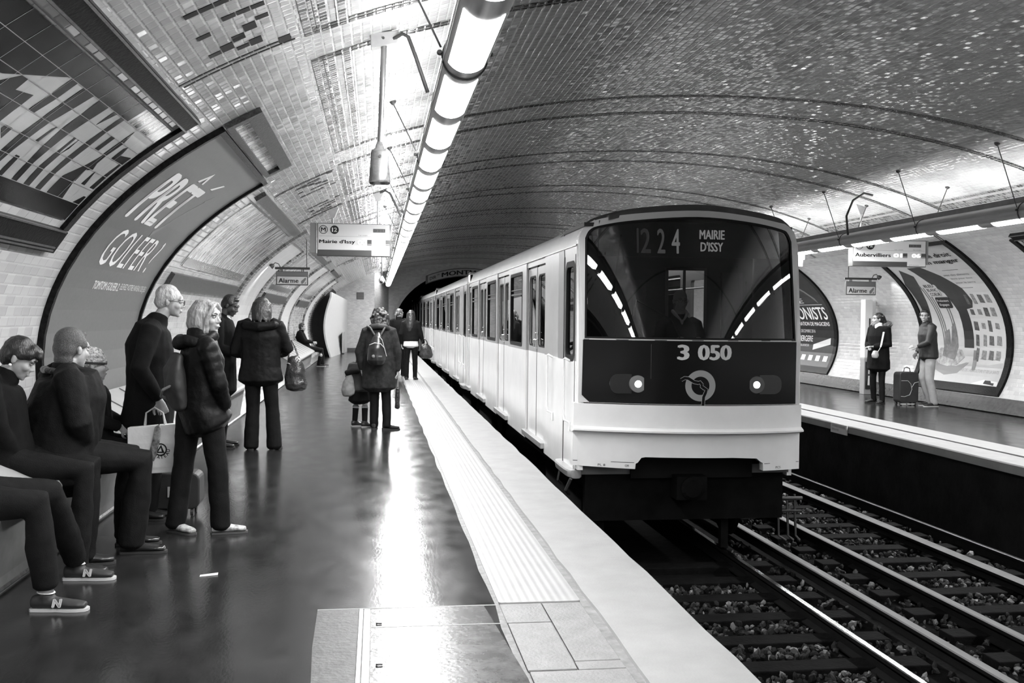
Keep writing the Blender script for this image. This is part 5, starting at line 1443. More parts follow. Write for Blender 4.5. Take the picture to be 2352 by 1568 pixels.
def face_parts(t, H, skin, lip=LIP, brow=HAIR_BR, closed=False):
    b = MB()
    for sx in (-1, 1): H.e(b, sx * .031, .0795, .004, .0135, .011, .0075 if not closed else .003, 12, 8)
    o = b.build('eye', EYE_W, t, smooth=60, world=False)
    b = MB()
    for sx in (-1, 1): H.e(b, sx * .031, .0875, .004, .0062, .0045, .0062 if not closed else .0025, 10, 8)
    b.build('iris', EYE_K, o, smooth=60, world=False)
    b = MB()
    for sx in (-1, 1):
        limb(b, [H.p(sx * .014, .094, .024), H.p(sx * .030, .092, .030), H.p(sx * .048, .080, .025)], [.0035, .0045, .003], 6)
        limb(b, [H.p(sx * .017, .087, .010), H.p(sx * .031, .0905, .0125), H.p(sx * .046, .080, .009)], [.0022, .0028, .002], 6)
    b.build('eyebrow', brow, t, smooth=60, world=False)
    b = MB(); limb(b, [H.p(-.021, .091, -.065), H.p(-.008, .0995, -.0625), H.p(0, .0995, -.0635), H.p(.008, .0995, -.0625), H.p(.021, .091, -.065)], [.002, .0045, .0045, .0045, .002], 8)
    b.build('lips', lip, t, smooth=60, world=False)

def hair_cap(b, H, front=.050, grow=1.0, low=-.05):
    H.e(b, 0, -.022, .044, .083 * grow, .090 * grow, .083 * grow)
    H.e(b, 0, -.050, .000, .076 * grow, .062 * grow, .075 * grow)
    H.e(b, 0, front - .01, .088, .060 * grow, .034, .026)
    for sx in (-1, 1): H.e(b, sx * .069, .008, .030, .016, .040, .030)
    if low < -.06: H.e(b, 0, -.055, low, .062, .045, .05)

def shoe(t, name, an, yaw, L=.27, m=SHOE, ms=SOLE, heel=0.0, tall=.0, lift=0.0):
    """an: ankle point over the heel; yaw: way the toe points (clockwise from +Y, degrees)"""
    a = math.radians(yaw); d = Vector((math.sin(a), math.cos(a), 0)); s = Vector((math.cos(a), -math.sin(a), 0))
    p = Vector((an[0], an[1], lift))
    b = MB()
    secs = ((-.30, .030, .052), (-.22, .034, .058), (0, .036, .058), (.25, .037, .046), (.50, .044, .036), (.72, .042, .030), (.86, .030, .024))
    rs = [];
    for f, wd, ht in secs:
        c = p + d * f * L * .82; zz = .014 + heel * max(0, 1 - (f + .3) / .7)
        rs.append([c + s * wd * math.copysign(abs(math.cos(2 * PI * j / 14)) ** .8, math.cos(2 * PI * j / 14)) + Vector((0, 0, zz + ht * .62 + ht * .62 * math.sin(2 * PI * j / 14))) for j in range(14)])
    b.rings(rs)
    loft(b, [p + Vector((0, 0, .05)), p + Vector((0, 0, .085 + tall))], [(.036, .046), (.038, .044)], s, 12)
    o = organic(name, b, m, t, .007, 2)
    b = MB(); rs = []
    for f, wd in ((-.33, .022), (-.29, .032), (0, .037), (.25, .036), (.5, .045), (.72, .043), (.86, .032), (.915, .016)):
        c = p + d * f * L * .82
        z1 = .016 + heel * max(0, 1 - (f + .3) / .7)
        rs.append([c - s * wd + Vector((0, 0, .001)), c + s * wd + Vector((0, 0, .001)), c + s * wd + Vector((0, 0, z1)), c - s * wd + Vector((0, 0, z1))])
    b.rings(rs); b.build('sole', ms, o, smooth=40, world=False)
    return o

def person(label, loc, face, J, skin=SKIN, fem=False, cat='person', group=None, head=None, voxel=.0065, bodyscale=1.0, curl=.55, hands=(1, 1), child=False):
    """J: joints in the person's own frame, +Y the way the body faces, +X the person's right"""
    t = thing('person', label, cat, loc, group, -math.radians(face))
    b = MB(); w_ = bodyscale * (.92 if fem else 1.0)
    H = J['head']
    P, C, N = V(*J['pelvis']), V(*J['chest']), V(*J['neck'])
    mid = (P + C) / 2
    sl, sr = V(*J['shL']), V(*J['shR'])
    lat = (sr - sl).normalized()
    loft(b, [P - V(0, 0, .05), P + V(0, 0, .04), mid, C, (C + N) / 2 + V(0, 0, .03), N - V(0, 0, .0)], [(.150 * w_, .105 * w_), (.158 * w_, .115 * w_), (.130 * w_, .100 * w_), (.160 * w_, .115 * w_), (.145 * w_, .085 * w_), (.06, .055)], lat)
    hc = H.p(0, -.015, -.06)
    limb(b, [N - V(0, 0, .05), N, hc], [.060 * w_, .054 * w_, .053 * w_])
    head_shapes(b, H, fem)
    for sd in 'LR':
        limb(b, [J['sh' + sd], (V(*J['sh' + sd]) * .5 + V(*J['el' + sd]) * .5), J['el' + sd], (V(*J['el' + sd]) * .6 + V(*J['wr' + sd]) * .4), J['wr' + sd]], [.052 * w_, .046 * w_, .039 * w_, .038 * w_, .026 * w_])
        limb(b, [J['hip' + sd], (V(*J['hip' + sd]) * .55 + V(*J['kn' + sd]) * .45), J['kn' + sd], (V(*J['kn' + sd]) * .65 + V(*J['an' + sd]) * .35), J['an' + sd]], [.086 * w_, .074 * w_, .054 * w_, .053 * w_, .036 * w_])
        an = V(*J['an' + sd]); yw = math.radians(J.get('toe' + sd, 0)); d = V(math.sin(yw), math.cos(yw), 0)
        if not child or True: loft(b, [an + V(0, 0, -.03) - d * .01, an + d * .04 - V(0, 0, .052), an + d * .10 - V(0, 0, .060)], [(.024, .020), (.024, .012), (.020, .007)], V(math.cos(yw), -math.sin(yw), 0), 10)
        hd = J.get('hd' + sd); fd = (V(*J['wr' + sd]) - V(*J['el' + sd])).normalized()
        d = V(*hd[0]) if hd else fd
        up = V(*hd[1]) if hd else V(1 if sd == 'R' else -1, 0, .2)
        cu = hd[2] if hd and len(hd) > 2 else curl
        hand(b, J['wr' + sd], d, up, hd[3] if hd and len(hd) > 3 else (1 if sd == 'R' else -1), cu, J.get('hk', .95 if fem else 1.02))
    o = organic('body', b, skin, t, voxel, 2)
    return t

def stand(h=1.70, lean=0.0, wide=1.0):
    k = h / 1.70; J = {}
    def q(*p): return (p[0] * k, p[1] * k, p[2] * k)
    J['pelvis'] = q(0, 0, .93); J['chest'] = q(0, .01 + lean * .35, 1.26); J['neck'] = q(0, -.015 + lean * .55, 1.44)
    for sd, sx in (('L', -1), ('R', 1)):
        J['sh' + sd] = q(sx * .175 * wide, -.01 + lean * .5, 1.385); J['el' + sd] = q(sx * .235 * wide, -.04 + lean * .3, 1.11); J['wr' + sd] = q(sx * .24 * wide, .05 + lean * .2, .87)
        J['hip' + sd] = q(sx * .085, 0, .90); J['kn' + sd] = q(sx * .10, .02, .49); J['an' + sd] = q(sx * .11, -.02, .085); J['toe' + sd] = sx * 8
    return J
def sit(zs=.50, back=.0, kn=.46):
    J = {}
    J['pelvis'] = (0, 0, zs + .11); J['chest'] = (0, -.03 - back, zs + .44); J['neck'] = (0, -.02 - back * 1.3, zs + .61)
    for sd, sx in (('L', -1), ('R', 1)):
        J['sh' + sd] = (sx * .175, -.03 - back * 1.2, zs + .56); J['el' + sd] = (sx * .23, .05 - back * .6, zs + .30); J['wr' + sd] = (sx * .10, .25, zs + .20)
        J['hip' + sd] = (sx * .09, .0, zs + .07); J['kn' + sd] = (sx * .12, kn, zs + .02); J['an' + sd] = (sx * .12, kn - .04, .085); J['toe' + sd] = sx * 8
    return J

def jacket(t, J, name, m, hem, rx=.20, ry=.145, sleeve=.060, fold=.018, collar=.075, flare=1.1, voxel=.011, cuff=.042, chest=1.0, sides='LR', hem_off=0.0, hemtilt=None, smooth=3, tex=None, quilt=0.0):
    b = MB()
    P, C, N = V(*J['pelvis']), V(*J['chest']), V(*J['neck']); sl, sr = V(*J['shL']), V(*J['shR'])
    lat = (sr - sl).normalized()
    bot = V(P.x, P.y + hem_off, hem)
    mid = P * .45 + C * .55
    pts = [bot]; rad = [(rx * flare, ry * flare)]
    if hem < P.z - .12: pts.append(V(P.x, P.y + hem_off * .5, (hem + P.z) / 2)); rad.append((rx * (1 + flare) / 2 * 1.02, ry * (1 + flare) / 2))
    if hem < P.z - .02: pts.append(P); rad.append((rx, ry))
    pts += [mid, C, (C + N) / 2 + V(0, 0, .045), N + V(0, 0, -.005)]
    rad += [(rx * .96, ry * .97), (rx * 1.0 * chest, ry * chest), (rx * .86 * chest, ry * .74), (.085, .078)]
    loft(b, pts, rad, lat, 20)
    if collar: limb(b, [N + V(0, 0, -.03), N + V(0, .005, .04)], [collar, collar * .95])
    for sd in sides:
        s_, e_, w_ = V(*J['sh' + sd]), V(*J['el' + sd]), V(*J['wr' + sd])
        inn = s_ + (N - s_) * .35
        path = [inn, s_, s_ * .5 + e_ * .5, e_, e_ * .5 + w_ * .5, e_ * .06 + w_ * .94]; rr = [sleeve * .95, sleeve * 1.10, sleeve * 1.0, sleeve * .95, sleeve * .82, cuff]
        if quilt:
            pp_, rq = [], []
            for q in range(5):
                for k in range(7):
                    t_ = k / 7; pp_.append(path[q] * (1 - t_) + path[q + 1] * t_); rq.append((rr[q] * (1 - t_) + rr[q + 1] * t_) * (1 + quilt * math.sin((q * 7 + k) * 2 * PI / 3.5)))
            path, rr = pp_ + [path[-1]], rq + [rr[-1]]
        limb(b, path, rr, 14)
    return organic(name, b, m, t, voxel, smooth, fold, tex)

def trousers(t, J, m, name='trousers', thigh=.098, knee=.072, ankle=.062, fold=.014, hip=(.168, .13), voxel=.011, low=.05, knee_l=None):
    b = MB(); P = V(*J['pelvis'])
    loft(b, [P + V(0, 0, .10), P, P - V(0, 0, .07)], [(hip[0] * .92, hip[1] * .92), hip, (hip[0] * .95, hip[1] * .95)], V(1, 0, 0))
    for sd in 'LR':
        h, k, a = V(*J['hip' + sd]), V(*J['kn' + sd]), V(*J['an' + sd])
        e = a + (a - k).normalized() * (a.z - low) if abs((a - k).normalized().z) > .5 else a
        limb(b, [h + V(0, 0, .02), h * .6 + k * .4, k, k * .5 + a * .5, e], [thigh, thigh * .90, knee, (knee + ankle) / 2, ankle], 14)
    return organic(name, b, m, t, voxel, 3, fold)

def set_(J, **kw):
    for k, v in kw.items(): J[k] = v
    return J

# ---------------------------------------------------------------- 1. passenger at the picture's left edge, mostly legs
J = sit(.52, .16, .48)
J['head'] = Head((0, -.16, 1.28), 0, 10)
set_(J, knR=(.02, .46, .56), anR=(.00, .50, .10), knL=(-.30, .44, .56), anL=(-.62, .50, .10), toeR=6, toeL=4, wrL=(-.14, .06, .66), wrR=(.14, .06, .66), elL=(-.26, -.10, .84), elR=(.26, -.10, .84))
p = person('seated person cut by the left picture edge, dark trousers and black lettered sneakers', (-2.20, 5.42, 0), 88, J)
trousers(p, J, DENIM, thigh=.115, knee=.085, ankle=.066, low=.13)
jacket(p, J, 'jacket', BLK, .58, .20, .16)
b = MB(); hair_cap(b, J['head']); organic('hair', b, HAIR_K, p, .01, 2)
def ntag(par, an, yaw, side=1):
    a = math.radians(yaw); d = V(math.sin(a), math.cos(a), 0); s = V(math.cos(a), -math.sin(a), 0) * side
    bm = fit_text('N', 0, .052, 0, .044, .045, .12)
    o_ = V(an[0], an[1], 0) + d * .045 + s * .049 + V(0, 0, .028)
    warp_bm(bm, 'letter', lambda x, y, z: o_ + d * x * (1) + V(0, 0, y) - s * (y * .28), .0, INK_WD, par, world=False)
SNK = mat('sneaker_black', .016, .6, var=.3)
for sd, yw in (('R', 6), ('L', 4)):
    s_ = shoe(p, 'shoe', J['an' + sd], yw, .29, SNK, SOLE_W)
    ntag(s_, J['an' + sd], yw, 1)
    b = MB(); an = V(*J['an' + sd])
    limb(b, [an + V(0, 0, -.005), an + V(0, -.005, .055)], [.040, .041]); organic('sock', b, mat('sock_grey', .16, .8), p, .008, 1)
    b = MB(); b.lathe((an.x, an.y, .094), [(.043, 0), (.046, .003), (.043, .006)], (0, .1, 1), 18); b.build('collar_trim', SOLE_W, s_, smooth=60, world=False)

# ---------------------------------------------------------------- 2. woman with cropped hair looking down
J = sit(.60, .02, .46)
J['head'] = Head((0, .075, 1.283), -4, 30, 0, 1.0)
set_(J, neck=(0, .0, 1.17), elL=(-.24, .02, .90), elR=(.24, .02, .90), wrL=(-.12, .07, .74), wrR=(.12, .07, .74), hdL=((.3, -.1, -1), (-1, 0, 0), .6), hdR=((-.3, -.1, -1), (1, 0, 0), .6))
p = person('seated person in a dark coat and a pearl earring, head bowed', (-2.18, 6.24, 0), 84, J, fem=True)
face_parts(p, J['head'], SKIN, closed=True)
b = MB(); H = J['head']; hair_cap(b, H, .055, 1.03, -.06); H.e(b, 0, .062, .075, .062, .045, .034); H.e(b, .01, .088, .060, .045, .030, .020); H.e(b, -.06, .03, .045, .026, .05, .035); H.e(b, .06, .03, .045, .026, .05, .035)
organic('hair', b, HAIR_K, p, .008, 2, .012, _CH)
b = MB(); H.e(b, .083, -.012, -.048, .009, .009, .009); b.build('earring', mat('pearl', .8, .15), p, smooth=60, world=False)
jacket(p, J, 'coat', COAT, .60, .20, .16, fold=.02)
trousers(p, J, BLK)
for sd in 'LR': shoe(p, 'shoe', J['an' + sd], J['toe' + sd], .24)

# ---------------------------------------------------------------- 3. broad man with short hair seen from behind
J = sit(.60, -.10, .50)
J['head'] = Head((-.02, .09, 1.325), -30, 6, 0, 1.10)
set_(J, neck=(0, .045, 1.185), shL=(-.21, .02, 1.15), shR=(.21, .02, 1.15), elR=(.31, .06, .88), elL=(-.31, .10, .88), wrL=(-.14, .12, .72), wrR=(.17, .12, .70), hdL=((.4, -.1, -.8), (-1, 0, 0), .6), hdR=((-.4, -.1, -.8), (1, 0, 0), .6),
     knL=(-.13, .47, .60), knR=(.16, .47, .60), anL=(-.12, .46, .10), anR=(.14, .42, .10), toeL=20, toeR=25, hipL=(-.1, 0, .66), hipR=(.1, 0, .66))
p = person('seated person in a broad dark jacket turned away, beside the pearl earring wearer', (-2.00, 6.62, 0), 62, J)
face_parts(p, J['head'], SKIN)
b = MB(); hair_cap(b, J['head'], .045, 1.0, -.065); organic('hair', b, HAIR_GR, p, .009, 2)
jacket(p, J, 'jacket', BLK, .50, .31, .24, .088, .022, .088, 1.06, chest=.92)
b = MB(); N = V(*J['neck']); limb(b, [N + V(-.15, -.06, .0), N + V(-.05, -.115, .01), N + V(.06, -.115, .01), N + V(.15, -.06, 0)], [.018, .024, .024, .018]); organic('collar', b, mat('quilted_collar', .012, .4, var=.5, vs=20, bump=.5, bs=60), p, .01, 2, .015)
trousers(p, J, TROU, thigh=.125, knee=.095, ankle=.085, low=.06)
for sd in 'LR': shoe(p, 'shoe', J['an' + sd], J['toe' + sd], .29, mat('shoe_polished', .02, .16, spec=.7), SOLE)

# ---------------------------------------------------------------- 4. passenger in a speckled knitted hat
J = sit(.50, .0, .44)
J['head'] = Head((0, .04, 1.165), -15, 4)
set_(J, neck=(0, .0, 1.05))
p = person('seated person in a pale speckled knitted hat, mostly hidden behind others', (-2.16, 7.86, 0), 86, J, fem=True)
face_parts(p, J['head'], SKIN)
H = J['head']; b = MB(); H.e(b, 0, -.015, .048, .094, .104, .090); H.e(b, 0, -.010, .020, .093, .103, .042)
organic('knitted_hat', b, mat('knit_speckled', .46, .95, var=.75, vs=55, bump=1.0, bs=90), p, .009, 2, .010, _CH)
b = MB(); [limb(b, [H.p(.09 * math.cos(a), .10 * math.sin(a) - .01, .016) for a in lin(a0, a0 + PI / 2 + .05, 5)], [.011] * 6, 8) for a0 in (0, PI / 2, PI, 1.5 * PI)]
organic('hat_band', b, mat('hat_band', .03, .9), p, .008, 1)
b = MB(); N = V(*J['neck']); limb(b, [N + V(0, .01, -.03), N + V(0, .02, .055)], [.10, .088]); organic('scarf', b, mat('scarf_speckled', .16, .9, var=.9, vs=26, bump=.6), p, .011, 2, .02)
jacket(p, J, 'coat', COAT, .50, .25, .19, fold=.02); trousers(p, J, BLK)
for sd in 'LR': shoe(p, 'shoe', J['an' + sd], J['toe' + sd], .25)

# ---------------------------------------------------------------- 5. white-haired man standing with the paper bag
J = stand(1.78)
J['head'] = Head((0, .135, 1.652), 4, 8, 0, 1.02)
set_(J, chest=(0, -.01, 1.31), neck=(0, .045, 1.50), shL=(-.20, .0, 1.43), shR=(.20, .0, 1.43), elR=(.30, -.08, 1.15), wrR=(.29, .06, .91), elL=(-.31, .10, 1.15), wrL=(-.22, .30, 1.03), hdR=((0, .35, -1), (1, 0, .1), 1.1))
p = person('standing person in glasses and a long dark coat, holding the paper bag', (-1.72, 7.95, 0), 78, J, skin=SKIN_OLD, voxel=.006)
face_parts(p, J['head'], SKIN_OLD, brow=HAIR_WH)
H = J['head']; b = MB(); hair_cap(b, H, .020, 1.0, -.06); H.e(b, .0, -.06, .03, .080, .05, .07)
organic('hair', b, HAIR_WH, p, .008, 2, .014, _CH)
b = MB()
for sx in (-1, 1):
    b.tube([H.p(sx * .034 + .024 * math.cos(a), .108, .000 + .019 * math.sin(a)) for a in lin(0, 2 * PI, 16)], .0022, 6)
    b.tube([H.p(sx * .058, .106, .004), H.p(sx * .075, .06, .004), H.p(sx * .080, -.01, .004), H.p(sx * .080, -.022, -.012)], .002, 6)
b.tube([H.p(-.011, .109, .004), H.p(.011, .109, .004)], .002, 6)
b.build('glasses', DARKM, p, smooth=60, world=False)
jacket(p, J, 'coat', COAT, .70, .235, .18, .072, .014, .082, 1.10, hem_off=-.03)
trousers(p, J, TROU, thigh=.10, knee=.08, ankle=.075)
for sd in 'LR': shoe(p, 'shoe', J['an' + sd], J['toe' + sd], .28)

bag = thing('paper_bag', 'large white paper carrier bag with a round black emblem, held over a suitcase', 'shopping bag', (-1.62, 7.66, .36))
b = MB(); y0_, y1_ = 7.60, 7.72
b.rings([[(-1.79, y0_ + .01, .37), (-1.43, y0_ + .01, .385), (-1.43, y1_, .385), (-1.79, y1_, .37)], [(-1.795, y0_, .42), (-1.425, y0_ + .005, .43), (-1.425, y1_ + .01, .43), (-1.795, y1_ + .01, .42)],
         [(-1.81, y0_ + .005, .60), (-1.422, y0_, .60), (-1.422, y1_ + .01, .60), (-1.81, y1_ + .01, .60)], [(-1.815, y0_ + .02, .715), (-1.44, y0_ + .02, .745), (-1.44, y1_ - .02, .745), (-1.815, y1_ - .02, .715)]])
b.build('body', mat('paper_bag', .80, .5, var=.10, vs=6, bump=.35, bs=9), bag, bevel=.006)
bf = lambda a, b_, d: (a, y0_ - .004 + .012 * 0, b_)
warp_bm(join_bm(ring_bm(-1.575, .555, .037, .047), flat_bm([(-1.61, .53), (-1.545, .53), (-1.57, .59)], [[(-1.59, .54), (-1.565, .54), (-1.572, .57)]])), 'emblem', bf, 0, INK_K, bag)
bm = bmesh.new(); letters = 'MATERN.'
bl = []
for i, ch in enumerate('BATEAU'):
    a = math.radians(232 + 24 * i); tb = text_bm(ch, .032, .02, align='CENTER')
    R_ = Matrix.Rotation(a + PI / 2, 3, 'Z')
    for v in tb.verts: v.co = R_ @ v.co + V(-1.575 + .068 * math.cos(a), .555 + .068 * math.sin(a), 0)
    bl.append(tb)
bm.free(); warp_bm(join_bm(*bl), 'lettering', bf, 0, INK_K, bag)
b = MB()
for yy in (y0_ + .03, y1_ - .03): b.tube([(-1.70, yy, .70), (-1.69, 7.66, .82), (-1.63, 7.66, .86), (-1.57, 7.66, .82), (-1.55, yy, .72)], .006, 8)
b.build('handle', mat('cord_white', .5, .7), bag, smooth=60)
um = thing('folded_umbrella', 'short folded umbrella in a patterned sleeve hanging in front of the paper bag', 'umbrella', (-1.61, 7.57, .6))
b = MB(); b.tube([(-1.635, 7.565, .48), (-1.63, 7.565, .50), (-1.60, 7.565, .62), (-1.585, 7.565, .72), (-1.58, 7.57, .735)], [.022, .027, .027, .024, .012], 14); b.build('sleeve', mat('umbrella_print', .20, .7, var=.9, vs=28), um, smooth=60)
b = MB(); b.tube([(-1.58, 7.57, .735), (-1.575, 7.58, .79), (-1.585, 7.60, .83)], .004, 6); b.build('strap', BLK, um)
sc_ = thing('suitcase', 'dark soft suitcase with a pale letter patch, standing behind the down jacket wearer', 'suitcase', (-1.57, 7.9, 0))
b = MB(); b.prism(rrect(-1.80, -1.34, .06, .34, .06), 'y', 7.86, 8.08); b.build('body', mat('nylon_black', .016, .6, var=.3), sc_, bevel=.012)
b = MB(); b.prism(rect(-1.575, -1.495, .155, .235), 'y', 7.852, 7.862); pt_ = b.build('patch', mat('patch_white', .5, .5), sc_)
warp_bm(fit_text('C', -1.56, -1.51, .17, .225, .06), 'letter', lambda a, b_, d: (a, 7.849, b_), 0, INK_K, pt_)
b = MB(); [b.lathe((x, 7.90, .035), [(.006, 0), (.034, .0), (.034, .022), (.006, .022)], (1, 0, 0), 14) for x in (-1.75, -1.41)]; [b.lathe((x, 8.04, .035), [(.006, 0), (.034, .0), (.034, .022), (.006, .022)], (1, 0, 0), 14) for x in (-1.75, -1.41)]; b.build('wheel', DARKM, sc_)
b = MB(); b.tube([(-1.66, 7.97, .33), (-1.65, 7.97, .37), (-1.49, 7.97, .37), (-1.48, 7.97, .33)], .010, 8); b.build('handle', DARKM, sc_)

# ---------------------------------------------------------------- 6. blond woman in a down jacket
J = stand(1.655)
J['head'] = Head((0, .045, 1.535), 46, 2, 0, 1.0)
set_(J, shL=(-.19, -.01, 1.33), shR=(.19, .0, 1.33), elR=(.235, .07, 1.07), wrR=(.15, .14, .90), elL=(-.24, .06, 1.06), wrL=(-.12, .12, .92), hdR=((-.7, -.35, -.6), (.6, .3, .2), .7), hdL=((.7, -.35, -.6), (-.6, .3, .2), .7), anL=(-.10, -.14, .085), anR=(.10, .12, .085), knL=(-.10, -.09, .47), knR=(.10, .10, .47), hipL=(-.085, -.05, .87), hipR=(.085, .05, .87), toeL=62, toeR=12)
p = person('standing person in a quilted dark down jacket looking over one shoulder', (-1.24, 7.28, 0), 66, J, fem=True, voxel=.0055)
face_parts(p, J['head'], SKIN)
H = J['head']; b = MB(); hair_cap(b, H, .052, 1.04, -.06)
for sx in (-1, 1):
    for k in range(7):
        a = -.9 + k * .26
        x0, y0h = .080 * math.cos(a) * sx, -.035 + .085 * math.sin(a) * -1
        limb(b, [H.p(x0 * .55, y0h * .6, .11), H.p(x0 * 1.03, y0h, .03), H.p(x0 * 1.12, y0h * 1.1, -.05), H.p(x0 * 1.02, y0h * 1.05 + .01, -.125)], [.020, .024, .022, .010], 8)
    limb(b, [H.p(.01 * sx, .072, .098), H.p(.05 * sx, .074, .066), H.p(.074 * sx, .052, .0), H.p(.080 * sx, .036, -.07), H.p(.078 * sx, .03, -.115)], [.012, .016, .017, .014, .008], 8)
organic('hair', b, HAIR_BL, p, .007, 2, .010, _CH)
jacket(p, J, 'down_jacket', DOWN, .78, .20, .155, .064, .014, .085, 1.14, cuff=.048, hem_off=.06, quilt=.045)
b = MB(); N = V(*J['neck']); limb(b, [N + V(-.14, -.02, -.05), N + V(-.09, -.10, -.03), N + V(0, -.13, -.05), N + V(.09, -.10, -.03), N + V(.14, -.02, -.05)], [.035, .045, .055, .045, .035], 12)
limb(b, [N + V(.15, .0, -.04), N + V(.09, .09, .0), N + V(-.09, .09, .0), N + V(-.15, .0, -.04)], [.036, .038, .038, .036], 12); organic('hood', b, DOWN, p, .011, 2, .02)
trousers(p, J, TROU, thigh=.094, knee=.072, ankle=.070)
for sd in 'LR': shoe(p, 'shoe', J['an' + sd], J['toe' + sd], .25, SNEAK, mat('sole_dark', .05, .6))
bk = thing('backpack', 'soft dark grey backpack slung behind the down jacket wearer', 'backpack', (-1.38, 7.20, 1.03), None, -math.radians(66))
b = MB(); loft(b, [(0, .02, -.13), (0, -.01, .02), (0, -.02, .14), (0, .0, .24)], [(.115, .06), (.135, .075), (.125, .07), (.08, .04)]); organic('body', b, mat('nylon_grey', .016, .6, var=.35, vs=8), bk, .012, 3, .02)
b = MB(); limb(b, [(-.10, .0, -.10), (-.05, -.10, -.05), (.05, -.11, .0), (.11, -.03, .05)], [.012] * 4); organic('pocket_edge', b, mat('nylon_pale', .15, .5, var=.3), bk, .008, 1)
b = MB(); b.tube([(-.09, .09, -.1), (-.10, .20, .1), (-.10, .18, .38), (-.07, .06, .26)], .012, 8); b.build('strap', BLK, bk, world=False)

# ---------------------------------------------------------------- 7. man with bowed head, farther back
J = stand(1.83)
J['head'] = Head((0, .10, 1.665), 6, 26, 0, 1.02)
set_(J, neck=(0, .0, 1.52), elL=(-.27, .02, 1.18), elR=(.27, .02, 1.18), wrR=(.12, .24, 1.08), wrL=(-.10, .26, 1.10), hdR=((-.5, .8, 0), (0, .2, 1), .7), hdL=((.5, .8, .0), (0, .2, 1), .7))
p = person('standing person in a long black coat with bowed head, holding folded paper', (-1.81, 12.05, 0), 92, J, skin=SKIN_DK)
face_parts(p, J['head'], SKIN_DK, lip=LIP_DK, brow=HAIR_K, closed=True)
b = MB(); hair_cap(b, J['head'], .046, .985, -.05); organic('hair', b, HAIR_K, p, .009, 2)
jacket(p, J, 'coat', COAT, .66, .225, .165, .066, .014, .075, 1.08)
b = MB(); N = V(*J['neck']); limb(b, [N + V(0, .05, .02), N + V(0, .095, -.05), N + V(0, .12, -.14)], [.035, .030, .018]); organic('shirt', b, INK_W, p, .009, 1)
trousers(p, J, TROU)
for sd in 'LR': shoe(p, 'shoe', J['an' + sd], J['toe' + sd], .28)
nw = thing('newspaper', 'pale folded paper held by the person in the long black coat', 'newspaper', (-1.510, 12.0, 1.0))
b = MB(); b.rings([[(-1.530, 11.98, .98), (-1.470, 12.12, .97)], [(-1.550, 11.97, 1.12), (-1.460, 12.12, 1.16)], [(-1.540, 11.975, 1.135), (-1.455, 12.125, 1.175)], [(-1.520, 11.985, .985), (-1.465, 12.125, .975)]], caps=False, closed=False); b.build('sheet', PAPER_LIGHT, nw)

# ---------------------------------------------------------------- 8. long-haired woman with the shoulder bag, seen from behind
J = stand(1.76, 0, 1.05)
J['head'] = Head((0, .055, 1.63), -8, 14, 0, 1.0)
set_(J, elR=(.30, .06, 1.16), wrR=(.19, .24, 1.10), elL=(-.30, .02, 1.14), wrL=(-.13, .22, 1.05), anL=(-.10, -.02, .09), anR=(.16, -.02, .09), knL=(-.09, .02, .50), knR=(.13, .02, .50), toeL=-6, toeR=14)
p = person('person seen from behind in a dark hooded parka, handbag on one arm', (-1.33, 11.8, 0), 3, J, fem=True)
face_parts(p, J['head'], SKIN)
H = J['head']; b = MB(); hair_cap(b, H, .05, 1.04, -.07)
for k in range(13):
    a = PI * (.02 + .96 * k / 12); x0, y0h = .085 * math.cos(a), -.03 - .075 * math.sin(a)
    limb(b, [H.p(x0 * .4, y0h * .5, .115), H.p(x0, y0h, .04), H.p(x0 * 1.1, y0h * 1.15, -.06), H.p(x0 * 1.15 + random.uniform(-.01, .01), y0h * 1.25, -.16 - random.uniform(0, .05))], [.020, .026, .026, .010], 8)
organic('hair', b, HAIR_BR, p, .009, 2, .012, _CH)
jacket(p, J, 'parka', mat('cloth_parka', .005, .6, var=.4, vs=10, bump=.2, bs=30, spec=.12), .80, .232, .165, .076, .018, 0, 1.12, cuff=.055, chest=1.05)
b = MB(); N = V(*J['neck']); limb(b, [N + V(-.21, .0, -.07), N + V(-.16, -.09, -.05), N + V(0, -.15, -.07), N + V(.16, -.09, -.05), N + V(.21, .0, -.06)], [.035, .05, .055, .05, .038], 12); organic('hood', b, MATS['cloth_parka'], p, .012, 2, .02)
trousers(p, J, DENIM, thigh=.102, knee=.078, ankle=.088, low=.03)
for sd in 'LR': shoe(p, 'shoe', J['an' + sd], J['toe' + sd], .25, SHOE, SOLE, .03)
hb = thing('shoulder_bag', 'slouchy glossy dark handbag hanging from the hooded parka wearer\'s right arm', 'handbag', (-0.930, 11.84, .8))
b = MB(); loft(b, [(-0.930, 11.84, .70), (-0.930, 11.84, .76), (-0.940, 11.84, .90), (-0.950, 11.84, 1.02), (-0.960, 11.84, 1.07)], [(.115, .07), (.135, .085), (.12, .075), (.085, .055), (.07, .03)]); organic('body', b, LEATH, hb, .011, 2, .03, None, world=True)
b = MB(); b.tube([(-1.020, 11.83, 1.02), (-1.015, 11.85, 1.16), (-0.990, 11.88, 1.26), (-0.950, 11.9, 1.18), (-0.890, 11.86, 1.02)], .010, 8); b.tube([(-1.030, 11.80, 1.0), (-0.890, 11.82, .93), (-0.860, 11.82, .98)], .014, 8); b.build('strap', LEATH, hb, smooth=60)

